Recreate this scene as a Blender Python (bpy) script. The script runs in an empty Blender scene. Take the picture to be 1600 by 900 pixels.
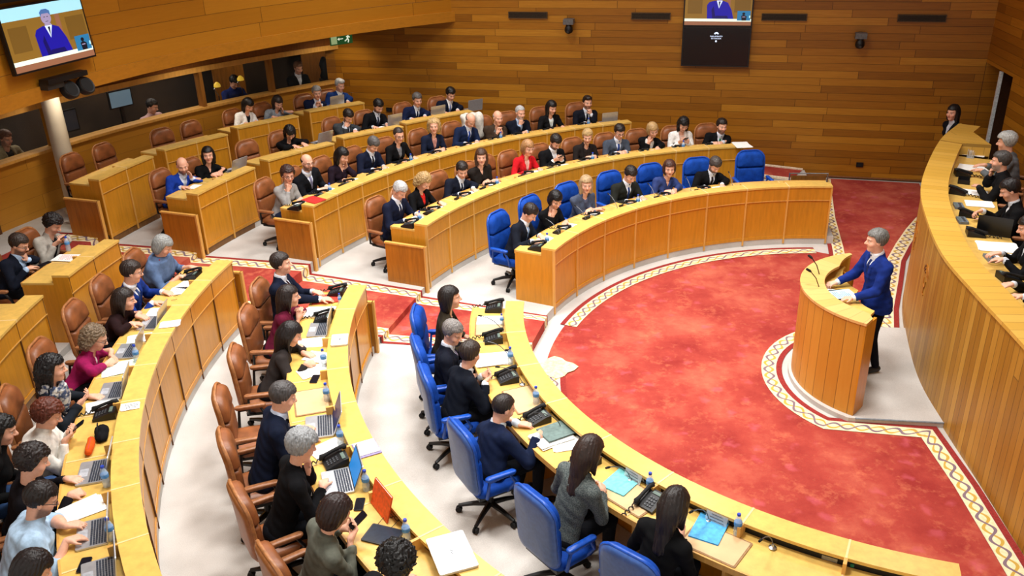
import bpy, math, random
import numpy as np
from mathutils import Vector, Matrix
random.seed(7)
RNG = np.random.default_rng(5)
PI = math.pi
COL = bpy.context.scene.collection
def R(d): return math.radians(d)
def pol(r, t, z=0.0): return (r*math.cos(R(t)), r*math.sin(R(t)), z)

# ------------------------------------------------------------------ tagging
def tag(o, label=None, cat=None, group=None, kind=None):
    if label: o['label'] = label
    if cat: o['category'] = cat
    if group: o['group'] = group
    if kind: o['kind'] = kind
    return o
def empty(name, label, cat, loc=(0,0,0), rz=0.0, group=None):
    o = bpy.data.objects.new(name, None); COL.objects.link(o)
    o.empty_display_size = 0.1
    o.location = loc; o.rotation_euler = (0,0,rz)
    return tag(o, label, cat, group)
def copy_tree(src, parent=None):
    c = src.copy(); COL.objects.link(c)
    c.parent = parent
    for ch in src.children: copy_tree(ch, c)
    return c

# ------------------------------------------------------------------ materials
def lin(c):
    return tuple((x/12.92 if x <= 0.04045 else ((x+0.055)/1.055)**2.4) for x in [v/255.0 for v in c])
MATS = {}
class NT:
    def __init__(s, name):
        s.m = bpy.data.materials.new(name); s.m.use_nodes = True
        s.n = s.m.node_tree.nodes; s.l = s.m.node_tree.links
        s.n.clear()
        s.out = s.n.new('ShaderNodeOutputMaterial')
        s.b = s.n.new('ShaderNodeBsdfPrincipled')
        s.l.new(s.b.outputs[0], s.out.inputs[0])
    def node(s, t, **kw):
        x = s.n.new(t)
        for k, v in kw.items(): setattr(x, k, v)
        return x
    def link(s, a, b): s.l.new(a, b)
    def math(s, op, a, b=None, c=None):
        x = s.n.new('ShaderNodeMath'); x.operation = op
        for i, v in enumerate((a, b, c)):
            if v is None: continue
            if hasattr(v, 'links') or hasattr(v, 'is_linked'): s.l.new(v, x.inputs[i])
            else: x.inputs[i].default_value = v
        return x.outputs[0]
    def ramp(s, fac, stops, interp='LINEAR'):
        x = s.n.new('ShaderNodeValToRGB'); x.color_ramp.interpolation = interp
        e = x.color_ramp.elements
        while len(e) > 1: e.remove(e[-1])
        e[0].position = stops[0][0]; e[0].color = (*lin(stops[0][1]), 1)
        for p, c in stops[1:]:
            q = e.new(p); q.color = (*lin(c), 1)
        s.l.new(fac, x.inputs[0]); return x.outputs[0]
    def mix(s, fac, a, b, mode='MIX'):
        x = s.n.new('ShaderNodeMix'); x.data_type = 'RGBA'; x.blend_type = mode
        if hasattr(fac, 'is_linked'): s.l.new(fac, x.inputs[0])
        else: x.inputs[0].default_value = fac
        for v, i in ((a, 6), (b, 7)):
            if hasattr(v, 'is_linked'): s.l.new(v, x.inputs[i])
            else: x.inputs[i].default_value = (*lin(v), 1)
        return x.outputs[2]
    def noise(s, vec, scale, detail=3, rough=.5):
        x = s.n.new('ShaderNodeTexNoise'); x.inputs['Scale'].default_value = scale
        x.inputs['Detail'].default_value = detail; x.inputs['Roughness'].default_value = rough
        if vec is not None: s.l.new(vec, x.inputs['Vector'])
        return x.outputs['Fac']
    def coord(s, which='Object', scale=(1,1,1)):
        t = s.n.new('ShaderNodeTexCoord'); mp = s.n.new('ShaderNodeMapping')
        mp.inputs['Scale'].default_value = scale
        s.l.new(t.outputs[which], mp.inputs[0]); return mp.outputs[0]
    def set(s, rough=.5, metal=0.0, spec=.5, **kw):
        s.b.inputs['Roughness'].default_value = rough; s.b.inputs['Metallic'].default_value = metal
        s.b.inputs['Specular IOR Level'].default_value = spec
        for k, v in kw.items(): s.b.inputs[k].default_value = v
    def base(s, sock): s.l.new(sock, s.b.inputs['Base Color'])
    def bump(s, h, strength=.2, dist=.01):
        x = s.n.new('ShaderNodeBump'); x.inputs['Strength'].default_value = strength; x.inputs['Distance'].default_value = dist
        s.l.new(h, x.inputs['Height']); s.l.new(x.outputs[0], s.b.inputs['Normal'])

def plain(name, c, rough=.5, metal=0.0, var=.10, scale=30, spec=.4):
    """flat coloured surface with a fine procedural tone variation"""
    if name in MATS: return MATS[name]
    t = NT(name); f = t.noise(t.coord(), scale, 3)
    a = tuple(max(0, x*(1-var)) for x in c); b = tuple(min(255, x*(1+var)) for x in c)
    t.base(t.ramp(f, [(.3, a), (.7, b)])); t.set(rough, metal, spec)
    MATS[name] = t.m; return t.m
def cloth(c, rough=.85):
    name = 'cloth_%d_%d_%d' % tuple(c)
    if name in MATS: return MATS[name]
    t = NT(name); co = t.coord()
    f = t.noise(co, 14, 4, .6); w = t.noise(co, 260, 2)
    if max(c) < 90: c = tuple(x*.72 for x in c)
    a = tuple(x*.86 for x in c); b = tuple(min(255, x*1.08+1) for x in c)
    col = t.ramp(f, [(.3, a), (.7, b)])
    t.base(col); t.set(rough, 0, .12)
    t.bump(w, .15, .003)
    MATS[name] = t.m; return t.m
def patterned(name, c1, c2, scale=40):
    if name in MATS: return MATS[name]
    t = NT(name); f = t.noise(t.coord(), scale, 2)
    t.base(t.ramp(f, [(.42, c1), (.56, c2)])); t.set(.85, 0, .2)
    MATS[name] = t.m; return t.m
def hairmat(c):
    name = 'hair_%d_%d_%d' % tuple(c)
    if name in MATS: return MATS[name]
    t = NT(name); f = t.noise(t.coord(scale=(90, 90, 12)), 1.0, 3, .6); g = t.noise(t.coord(), 9, 2)
    m = t.math('MULTIPLY_ADD', f, .7, t.math('MULTIPLY', g, .35))
    a = tuple(x*.45 for x in c); b = tuple(min(255, x*1.12+4) for x in c)
    t.base(t.ramp(m, [(.25, a), (.75, b)])); t.set(.45, 0, .35); t.bump(f, .5, .006)
    MATS[name] = t.m; return t.m
def skinmat():
    if 'skin' in MATS: return MATS['skin']
    t = NT('skin'); at = t.node('ShaderNodeAttribute', attribute_name='Col')
    f = t.noise(t.coord(), 60, 3)
    c = t.mix(.12, at.outputs['Color'], t.ramp(f, [(.3, (190,120,95)), (.7, (250,205,180))]))
    t.base(c); t.set(.5, 0, .35); t.b.inputs['Subsurface Weight'].default_value = .0
    MATS['skin'] = t.m; return t.m
def wood(name, c, var=.13, rough=.35, grain=(7,7,.7), spec=.4):
    if name in MATS: return MATS[name]
    t = NT(name); co = t.coord('Object', grain)
    f = t.noise(co, 4.0, 5, .62); big = t.noise(t.coord(), .9, 2)
    m = t.math('MULTIPLY_ADD', f, .75, t.math('MULTIPLY', big, .35))
    a = tuple(x*(1-var*1.6) for x in c); b = tuple(min(255, x*(1+var)) for x in c)
    t.base(t.ramp(m, [(.3, a), (.55, c), (.78, b)])); t.set(rough, 0, spec)
    MATS[name] = t.m; return t.m
def boards(name, cols, h, L, groove=.035, vertical=False, rough=.4, dark=.35, bump=.5):
    """wood planks from metre UVs: rows of height h, staggered lengths L, each plank its own tone"""
    if name in MATS: return MATS[name]
    t = NT(name); uv = t.node('ShaderNodeUVMap'); sep = t.node('ShaderNodeSeparateXYZ'); t.link(uv.outputs[0], sep.inputs[0])
    u, v = (sep.outputs[1], sep.outputs[0]) if vertical else (sep.outputs[0], sep.outputs[1])
    vr = t.math('DIVIDE', v, h); row = t.math('FLOOR', vr); fr = t.math('FRACT', vr)
    wn = t.node('ShaderNodeTexWhiteNoise', noise_dimensions='1D'); t.link(row, wn.inputs['W'])
    ur = t.math('ADD', t.math('DIVIDE', u, L), t.math('MULTIPLY', wn.outputs['Value'], 7.3))
    seg = t.math('FLOOR', ur); fu = t.math('FRACT', ur)
    cmb = t.node('ShaderNodeCombineXYZ'); t.link(row, cmb.inputs[0]); t.link(seg, cmb.inputs[1])
    w2 = t.node('ShaderNodeTexWhiteNoise', noise_dimensions='2D'); t.link(cmb.outputs[0], w2.inputs['Vector'])
    mp = t.node('ShaderNodeMapping'); mp.inputs['Scale'].default_value = (14, .9, 1) if vertical else (.9, 14, 1)
    t.link(uv.outputs[0], mp.inputs[0])
    ofs = t.node('ShaderNodeVectorMath', operation='ADD'); t.link(mp.outputs[0], ofs.inputs[0]); t.link(w2.outputs['Color'], ofs.inputs[1])
    g = t.noise(ofs.outputs[0], 3.0, 5, .6)
    tone = t.math('ADD', t.math('ADD', .1, t.math('MULTIPLY', w2.outputs['Value'], .6)), t.math('MULTIPLY', t.math('SUBTRACT', g, .5), .55))
    n = len(cols); col = t.ramp(t.math('ADD', tone, .1), [(i/(n-1), c) for i, c in enumerate(cols)])
    e1 = t.math('LESS_THAN', fr, groove); e2 = t.math('LESS_THAN', fu, .02/L*.5)
    e = t.math('MAXIMUM', e1, e2)
    col = t.mix(t.math('MULTIPLY', e, 1-dark), col, (30, 14, 4))
    t.base(col); t.set(rough, 0, .35)
    hgt = t.math('ADD', t.math('MULTIPLY', e, -1.0), t.math('MULTIPLY', w2.outputs['Value'], .6))
    t.bump(hgt, bump, .02)
    MATS[name] = t.m; return t.m
def emit(name, c, s):
    if name in MATS: return MATS[name]
    t = NT(name); t.b.inputs['Base Color'].default_value = (*lin(c), 1)
    t.b.inputs['Emission Color'].default_value = (*lin(c), 1); t.b.inputs['Emission Strength'].default_value = s
    t.set(.35); t.b.inputs['Emission Color'].default_value = (*lin(c), 1)
    MATS[name] = t.m; return t.m
def clear(name, c=(235,245,250), alpha=.25, rough=.05):
    if name in MATS: return MATS[name]
    t = NT(name); f = t.noise(t.coord(), 20, 2)
    t.base(t.ramp(f, [(.3, tuple(x*.94 for x in c)), (.7, c)])); t.set(rough, 0, .5)
    t.b.inputs['Alpha'].default_value = alpha
    MATS[name] = t.m; return t.m

# ------------------------------------------------------------------ mesh builder
class MB:
    def __init__(s): s.v = []; s.f = []; s.mi = []; s.uv = {}; s.m = 0
    def add(s, vs, fs, uvs=None):
        o = len(s.v); s.v += [tuple(x) for x in vs]
        for i, f in enumerate(fs):
            if uvs: s.uv[len(s.f)] = uvs[i]
            s.f.append(tuple(o+k for k in f)); s.mi.append(s.m)
        return s
    def box(s, c, d, rz=0.0, M=None):
        x, y, z = d[0]/2, d[1]/2, d[2]/2
        P = [Vector(p) for p in ((-x,-y,-z),(x,-y,-z),(x,y,-z),(-x,y,-z),(-x,-y,z),(x,-y,z),(x,y,z),(-x,y,z))]
        if M is None: M = Matrix.Translation(c) @ Matrix.Rotation(rz, 4, 'Z')
        else: M = Matrix.Translation(c) @ M
        return s.add([M @ p for p in P], [(0,3,2,1),(4,5,6,7),(0,1,5,4),(1,2,6,5),(2,3,7,6),(3,0,4,7)])
    def prism(s, poly, z0, z1):
        n = len(poly)
        vs = [(p[0], p[1], z0) for p in poly]+[(p[0], p[1], z1) for p in poly]
        fs = [tuple(range(n-1, -1, -1)), tuple(range(n, 2*n))]+[(i, (i+1) % n, n+(i+1) % n, n+i) for i in range(n)]
        return s.add(vs, fs)
    def tube(s, pts, rad, n=8, caps=True):
        pts = [Vector(p) for p in pts]; k = len(pts)
        rad = rad if hasattr(rad, '__len__') else [rad]*k
        vs = []; prev = None
        for i, p in enumerate(pts):
            d = (pts[min(i+1, k-1)]-pts[max(i-1, 0)])
            d = d.normalized() if d.length > 1e-9 else Vector((0,0,1))
            a = prev if prev is not None else (Vector((0,0,1)) if abs(d.z) < .9 else Vector((1,0,0)))
            x = (a-d*a.dot(d)); x = x.normalized() if x.length > 1e-6 else d.orthogonal().normalized()
            y = d.cross(x); prev = x
            vs += [p+(x*math.cos(2*PI*j/n)+y*math.sin(2*PI*j/n))*rad[i] for j in range(n)]
        fs = [(i*n+j, i*n+(j+1) % n, (i+1)*n+(j+1) % n, (i+1)*n+j) for i in range(k-1) for j in range(n)]
        if caps: fs += [tuple(range(n-1, -1, -1)), tuple((k-1)*n+j for j in range(n))]
        return s.add(vs, fs)
    def lathe(s, prof, c=(0,0,0), n=16, M=None):
        vs = []; k = len(prof)
        for r, z in prof: vs += [Vector((r*math.cos(2*PI*j/n), r*math.sin(2*PI*j/n), z)) for j in range(n)]
        if M is not None: vs = [M @ v for v in vs]
        vs = [v+Vector(c) for v in vs]
        fs = [(i*n+j, i*n+(j+1) % n, (i+1)*n+(j+1) % n, (i+1)*n+j) for i in range(k-1) for j in range(n)]
        fs += [tuple(range(n-1, -1, -1)), tuple((k-1)*n+j for j in range(n))]
        return s.add(vs, fs)
    def arc(s, r0, r1, t0, t1, z0, z1, step=1.5, uvm=False):
        """curved box between radii (numbers or functions of the angle), angles and heights"""
        f0 = r0 if callable(r0) else (lambda t: r0); f1 = r1 if callable(r1) else (lambda t: r1)
        n = max(2, int(abs(t1-t0)/step)+2); vs = []
        ts = [t0+(t1-t0)*i/(n-1) for i in range(n)]
        for t in ts: vs += [pol(f0(t), t, z0), pol(f1(t), t, z0), pol(f1(t), t, z1), pol(f0(t), t, z1)]
        fs = []; uvs = []
        def U(t, r): return R(t)*r
        for i in range(n-1):
            a = 4*i; b = 4*i+4
            ra, rb = f0(ts[i]), f1(ts[i])
            fs += [(a, a+1, b+1, b), (a+3, b+3, b+2, a+2), (a, b, b+3, a+3), (a+1, a+2, b+2, b+1)]
            ua, ub = U(ts[i], ra), U(ts[i+1], ra)
            uvs += [((ua, ra), (ua, rb), (ub, rb), (ub, ra)), ((ua, ra), (ub, ra), (ub, rb), (ua, rb)),
                    ((ua, z0), (ub, z0), (ub, z1), (ua, z1)), ((ua, z0), (ua, z1), (ub, z1), (ub, z0))]
        e = 4*(n-1)
        fs += [(0, 3, 2, 1), (e, e+1, e+2, e+3)]
        uvs += [((0, z0), (0, z1), (.1, z1), (.1, z0)), ((0, z0), (.1, z0), (.1, z1), (0, z1))]
        return s.add(vs, fs, uvs)
    def radial(s, r0, r1, t, th, z0, z1):
        """flat upright board along a radius at angle t, thickness th"""
        c = pol((r0+r1)/2, t, (z0+z1)/2)
        return s.box(c, (abs(r1-r0), th, z1-z0), R(t))
    def wallstrip(s, pts, z0, z1, off=0.0):
        """vertical faces along a plan polyline with metre UVs"""
        u = off
        for (a, b) in zip(pts[:-1], pts[1:]):
            d = math.hypot(b[0]-a[0], b[1]-a[1])
            s.add([(a[0], a[1], z0), (b[0], b[1], z0), (b[0], b[1], z1), (a[0], a[1], z1)], [(0,1,2,3)],
                  [((u, z0), (u+d, z0), (u+d, z1), (u, z1))])
            u += d
        return s
    def pillow(s, outline, layers, fn):
        """closed cushion: outline (2-D loop) repeated at (depth, inset) layers, fn maps (a,b,depth) to xyz"""
        n = len(outline); vs = []
        for d, ins in layers:
            for (a, b) in outline:
                l = math.hypot(a, b) or 1
                k = max(0.0, 1-ins/l); vs.append(fn(a*k, b*k, d))
        k = len(layers)
        fs = [(i*n+j, i*n+(j+1) % n, (i+1)*n+(j+1) % n, (i+1)*n+j) for i in range(k-1) for j in range(n)]
        c0 = len(vs); vs.append(fn(0, 0, layers[0][0])); vs.append(fn(0, 0, layers[-1][0]))
        fs += [(c0, (j+1) % n, j) for j in range(n)]+[(c0+1, (k-1)*n+j, (k-1)*n+(j+1) % n) for j in range(n)]
        return s.add(vs, fs)
    def mesh(s, name, mats, smooth=None):
        me = bpy.data.meshes.new(name)
        me.from_pydata([tuple(v) for v in s.v], [], s.f)
        mats = mats if isinstance(mats, (list, tuple)) else [mats]
        for m in mats: me.materials.append(m)
        if len(mats) > 1: me.polygons.foreach_set('material_index', s.mi)
        if s.uv:
            ul = me.uv_layers.new(name='UVMap')
            for i, p in enumerate(me.polygons):
                q = s.uv.get(i)
                if q:
                    for k, li in enumerate(p.loop_indices): ul.data[li].uv = q[k]
        me.update()
        if smooth is not None:
            me.polygons.foreach_set('use_smooth', [True]*len(me.polygons))
            if smooth < 179:
                try: me.set_sharp_from_angle(angle=R(smooth))
                except Exception: pass
        return me
    def build(s, name, mats, parent=None, smooth=None, loc=None, rz=None):
        o = bpy.data.objects.new(name, s.mesh(name, mats, smooth)); COL.objects.link(o)
        if parent is not None: o.parent = parent
        if loc is not None: o.location = loc
        if rz is not None: o.rotation_euler = (0,0,rz)
        return o
def struct(name, mb, mats, smooth=None, parent=None):
    o = mb.build(name, mats, parent, smooth)
    if parent is None: o['kind'] = 'structure'
    return o
def rrect(w, h, r, n=5):
    """rounded rectangle loop, r may be four radii (br, tr, tl, bl)"""
    rr = r if hasattr(r, '__len__') else (r,)*4
    pts = []
    for (sx, sy, a0, q) in ((1,-1,-90,rr[0]), (1,1,0,rr[1]), (-1,1,90,rr[2]), (-1,-1,180,rr[3])):
        cx, cy = sx*(w/2-q), sy*(h/2-q)
        pts += [(cx+q*math.cos(R(a0+90*i/n)), cy+q*math.sin(R(a0+90*i/n))) for i in range(n+1)]
    return pts
def sheet(mb, poly, z):
    """flat polygon facing up"""
    return mb.add([(p[0], p[1], z) for p in poly], [tuple(range(len(poly)))])
def strip(mb, left, right, z, period_u=True):
    """flat ribbon between two polylines, u along the length in metres, v across"""
    u = 0.0
    for i in range(len(left)-1):
        a, b, c, d = left[i], left[i+1], right[i+1], right[i]
        za = z if not callable(z) else None
        L = math.hypot((b[0]+c[0]-a[0]-d[0])/2, (b[1]+c[1]-a[1]-d[1])/2)
        mb.add([(p[0], p[1], z) for p in (a, b, c, d)], [(0,3,2,1)], [((u, 0), (u, 1), (u+L, 1), (u+L, 0))])
        u += L
    return mb
def offset_line(pts, d):
    """polyline moved sideways by d (left of travel is positive), mitred"""
    out = []
    for i, p in enumerate(pts):
        a = pts[max(i-1, 0)]; b = pts[min(i+1, len(pts)-1)]
        d1 = Vector((p[0]-a[0], p[1]-a[1])); d2 = Vector((b[0]-p[0], b[1]-p[1]))
        if d1.length < 1e-9: d1 = d2
        if d2.length < 1e-9: d2 = d1
        n1 = Vector((-d1.y, d1.x)).normalized(); n2 = Vector((-d2.y, d2.x)).normalized()
        n = (n1+n2); n = n.normalized() if n.length > 1e-6 else n1
        k = 1/max(.5, n.dot(n1))
        out.append((p[0]+n.x*d*k, p[1]+n.y*d*k))
    return out
def smooth_line(pts, m=6):
    """Catmull-Rom through plan points"""
    P = [Vector((p[0], p[1])) for p in pts]; P = [P[0]*2-P[1]]+P+[P[-1]*2-P[-2]]
    out = []
    for i in range(1, len(P)-2):
        a, b, c, d = P[i-1:i+3]
        for k in range(m):
            t = k/m
            q = .5*((2*b)+(c-a)*t+(2*a-5*b+4*c-d)*t*t+(3*b-a-3*c+d)*t**3)
            out.append((q.x, q.y))
    out.append((P[-2].x, P[-2].y)); return out
# ================================================================== dimensions (metres; the well floor is z = 0, the arcs' centre is the origin)
ROW_R = [4.352, 6.262, 8.138, 9.96, 11.652]        # front face of each desk row
FRONT = [0.0, .138, .228, .384, .47]              # floor level in front of the row
OWN = [.138, .228, .384, .47, .61]                # floor level of the row itself
TOPZ = [.995, 1.133, 1.223, 1.379, 1.531]   # ledge heights
DH = .995                                          # desk front height above the level in front
WALL_N = Vector((.28, 1, 0)); WALL_K = 8.32        # back wall plane  .28 x + y = 8.32
def wally(x, off=0.0): return WALL_K-.28*x-off*1.0385
WALL_RZ = math.atan2(-.28, 1.0)

# ---- materials
W_FRONT = wood('desk_front_wood', (197,133,34), .07, .28)
W_FRONT2 = wood('desk_front_wood_dark', (170,106,24), .12)
W_RAIL = wood('desk_rail_wood', (204,146,48), .10)
W_LEDGE = wood('ledge_wood', (218,176,90), .07, .3, (3,3,3))
W_TOP = wood('worktop_wood', (216,176,92), .07, .3, (3,3,3))
W_STILE = wood('stile_wood', (214,160,80), .08)
W_PLINTH = wood('plinth_wood', (116,76,32), .16)
M_BLACK = plain('black_plastic', (16,16,18), .4)
M_BLACKM = plain('black_matte', (12,12,13), .75)
M_CHROME = plain('brushed_steel', (180,182,186), .25, .9, .05)
BACKCOL = [(116,70,12), (138,86,16), (156,100,21), (173,116,29), (194,138,44)]
B_BACK = boards('wall_boards_back', BACKCOL, .14, 2.0, .05)
B_LEFT = boards('wall_boards_band', [(154,98,18), (164,106,22), (175,116,28), (185,126,34)], .26, 3.4, .03)
B_LOW = boards('wall_boards_low', [(176,120,38), (190,132,44), (200,142,54)], .24, 3.0, .02, dark=.6)
B_DAIS = boards('dais_boards', [(138,94,26), (160,112,34), (178,130,46), (190,146,60)], .105, 60, .07, True)
B_DLEDGE = boards('dais_ledge_planks', [(196,150,58), (206,160,68), (216,170,80)], .16, 60, .035, True, dark=.5)
B_LECT = boards('lectern_boards', [(182,120,38), (194,132,44), (206,146,56)], .135, 60, .05, True)
B_LLEDGE = boards('lectern_ledge_planks', [(210,164,90), (218,172,102), (226,182,116)], .16, 60, .03, True, dark=.6)

def mat_cream():
    t = NT('cream_carpet'); co = t.coord('Object'); f = t.noise(co, 2.2, 4); g = t.noise(co, 140, 2)
    m = t.math('MULTIPLY_ADD', g, .5, t.math('MULTIPLY', f, .5))
    t.base(t.ramp(m, [(.3, (176,171,165)), (.7, (208,203,197))])); t.set(.95, 0, .1); t.bump(g, .25, .004); return t.m
def mat_red():
    t = NT('red_carpet'); co = t.coord('Object')
    a = t.noise(co, 1.1, 6, .62); b = t.noise(co, 3.2, 5, .6); g = t.noise(co, 180, 2)
    base = t.ramp(a, [(.34, (140,46,42)), (.5, (162,64,54)), (.66, (184,94,74))])
    v = t.node('ShaderNodeTexVoronoi'); v.inputs['Scale'].default_value = 3.1; v.inputs['Randomness'].default_value = .9
    ds = t.node('ShaderNodeVectorMath', operation='ADD'); t.link(co, ds.inputs[0])
    nn = t.node('ShaderNodeTexNoise'); nn.inputs['Scale'].default_value = 7; t.link(co, nn.inputs['Vector'])
    sc = t.node('ShaderNodeVectorMath', operation='SCALE'); sc.inputs['Scale'].default_value = .22
    t.link(nn.outputs['Color'], sc.inputs[0]); t.link(sc.outputs[0], ds.inputs[1]); t.link(ds.outputs[0], v.inputs['Vector'])
    fl = t.ramp(v.outputs['Distance'], [(.10, (255,255,255)), (.26, (0,0,0))])
    sepf = t.node('ShaderNodeSeparateColor'); t.link(fl, sepf.inputs[0])
    petal = t.math('MULTIPLY', sepf.outputs[0], t.ramp_f(b, .42, .6) if hasattr(t, 'ramp_f') else b)
    c = t.mix(t.math('MULTIPLY', petal, .8), base, (196,92,104))
    q = t.noise(co, 11, 5, .7); sm = t.node('ShaderNodeMapRange'); sm.inputs['From Min'].default_value = .52; sm.inputs['From Max'].default_value = .66; t.link(t.math('MULTIPLY_ADD', q, .5, t.math('MULTIPLY', b, .5)), sm.inputs['Value']); leaf = sm.outputs[0]
    c = t.mix(t.math('MULTIPLY', leaf, .5), c, (204,116,84))
    t.base(c); t.set(.95, 0, .1); t.bump(g, .3, .005); return t.m
def mat_border():
    """cream ribbon with a chain of grey-violet and gold twisted loops"""
    t = NT('carpet_border'); uv = t.node('ShaderNodeUVMap'); s = t.node('ShaderNodeSeparateXYZ'); t.link(uv.outputs[0], s.inputs[0])
    u = t.math('MULTIPLY', s.outputs[0], 2*PI/.31); v = t.math('SUBTRACT', s.outputs[1], .5)
    s1 = t.math('MULTIPLY', t.math('SINE', u), .29); s2 = t.math('MULTIPLY', s1, -1.0)
    d1 = t.math('ABSOLUTE', t.math('SUBTRACT', v, s1)); d2 = t.math('ABSOLUTE', t.math('SUBTRACT', v, s2))
    k1 = t.math('LESS_THAN', d1, .095); k2 = t.math('LESS_THAN', d2, .095)
    f = t.noise(t.coord('Object'), 30, 2)
    c = t.mix(k2, t.ramp(f, [(.3, (226,206,160)), (.7, (240,224,186))]), (196,160,74))
    c = t.mix(k1, c, (128,108,118))
    t.base(c); t.set(.95, 0, .1); return t.m
M_CREAM = mat_cream(); M_RED = mat_red(); M_BORDER = mat_border()
M_LINE = plain('carpet_red_line', (142,50,46), .95, 0, .12, 60, .1)
M_CEIL = plain('ceiling_paint', (196,186,168), .9)
M_COLUMN = plain('column_paint', (205,198,182), .6, 0, .05, 3)
M_GLASS = clear('booth_glass', (60,66,72), .07, .03)
M_BOOTH = wood('booth_wood', (150,94,34), .15)
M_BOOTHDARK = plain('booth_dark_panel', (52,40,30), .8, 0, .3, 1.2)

# ================================================================== floor, terraces, carpet
struct('floor', MB().prism([(-16,-8), (8,-8), (8,13), (-16,13)], -.2, 0.0), M_CREAM)
TEND = [80.5, 92, 104, 118, 122]
prev = 0.0
for k in range(5):
    r_out = 14.6
    mb = MB().arc(ROW_R[k]+.012, r_out, TEND[k]-1.0, 262, prev-.002 if k else -.05, OWN[k])
    struct('floor_%d' % (k+1), mb, M_CREAM); prev = OWN[k]

# red field of the well: bounded by the first desk row, the lectern ring, the platform and the dais
DAIS = [(3.07,5.34), (2.36,4.44), (1.50,3.02), (.95,1.94), (.55,.82), (.28,-.15), (.16,-1.05), (.07,-1.98), (-.04,-3.0), (-.15,-4.2), (-.25,-5.6)]
dais_line = smooth_line(DAIS, 6)
fld = [pol(4.11, t)[:2] for t in range(245, 149, -2)]+[pol(4.06, t)[:2] for t in range(148, 82, -3)]
right_dn = [(.72,3.80), (.92,4.4), (1.24,5.69), (1.66,7.0), (1.9,7.72)]
def lectring(r, a0, a1, n): return [pol(r, a0+(a1-a0)*i/n)[:2] for i in range(n+1)]
far_edge = [(3.5,7.25), (3.2,6.2)]
dais_edge_r = [(2.63,5.38), (2.23,4.85), (1.80,4.22), (1.42,3.62), (1.03,2.8), (.62,1.96), (.42,1.46)]
ring = lectring(1.48, 112, 226, 22)
low = [(-.15,-1.18), (-.19,-2.0), (-.28,-2.91), (-.42,-4.2)]
carpet_poly = fld+right_dn+far_edge+dais_edge_r+[(-.2,1.46)]+ring[:-1]+low+[(-.9,-4.4)]
def fill(mb, poly, z):
    import mathutils.geometry as G
    tri = G.tessellate_polygon([[Vector((p[0], p[1], 0)) for p in poly]])
    mb.add([(p[0], p[1], z) for p in poly], [tuple(t) for t in tri]); return mb
carpet = MB(); fill(carpet, carpet_poly, .006)
o = carpet.build('well_carpet', M_RED); tag(o, 'red floral carpet filling the round well before the speaker stand', 'carpet')
BZ = [.010]
def border(name, pts, label, w=.21, side=1, parent=None):
    """patterned ribbon with a thin red line and a cream margin on its outer side"""
    a = pts; b = offset_line(pts, side*w); c = offset_line(pts, side*(w+.004)); d = offset_line(pts, side*(w+.07))
    m = MB(); BZ[0] += .0012; z = BZ[0]
    if side > 0:
        strip(m, b, a, z); m.m = 1; strip(m, d, c, z); m.m = 2; strip(m, c, b, z)
    else:
        strip(m, a, b, z); m.m = 1; strip(m, c, d, z); m.m = 2; strip(m, b, c, z)
    return m.build(name, [M_BORDER, M_LINE, M_CREAM], parent)
bd = []
bd.append(border('carpet_border', ring[:-1]+low, '', .17, 1, o))
dl = list(reversed(dais_edge_r))
bd.append(border('carpet_border', [(-.2,1.46)]+dl, '', .2, -1, o))
bd.append(border('carpet_border', [pol(3.94, t)[:2] for t in range(156, 83, -2)], '', .17, 1, o))
bd.append(border('carpet_border', [(.80,3.72), (.92,4.15), (1.26,5.5), (1.62,6.7), (1.92,7.65)], '', .17, 1, o))
bd.append(border('carpet_border', [pol(4.06, t)[:2] for t in range(246, 172, -2)], '', .14, -1, o))
medal = MB()
mc = pol(3.98, 172.5)
fill(medal, [(mc[0]+.24*math.cos(a*PI/8)*(1+.18*math.cos(4*a*PI/8)), mc[1]+.24*math.sin(a*PI/8)*(1+.18*math.cos(4*a*PI/8))) for a in range(16)], .022)
medal.build('corner_medallion', plain('medallion_cream', (232,208,160), .95, 0, .12, 25, .1), o)

# speaker's platform between lectern and dais
pl = [pol(1.17, t)[:2] for t in range(100, 232, 6)]+[(.17,-1.0), (.33,-.2), (.55,.6), (.74,1.2), (.2,1.28)]
struct('floor_6', MB().prism(pl, 0, .06), M_CREAM)
struct('trim_1', MB().tube([(-.74,-.86,.058), (.19,-1.0,.058)], .012, 6), plain('nosing_grey', (120,128,136), .5))

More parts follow.
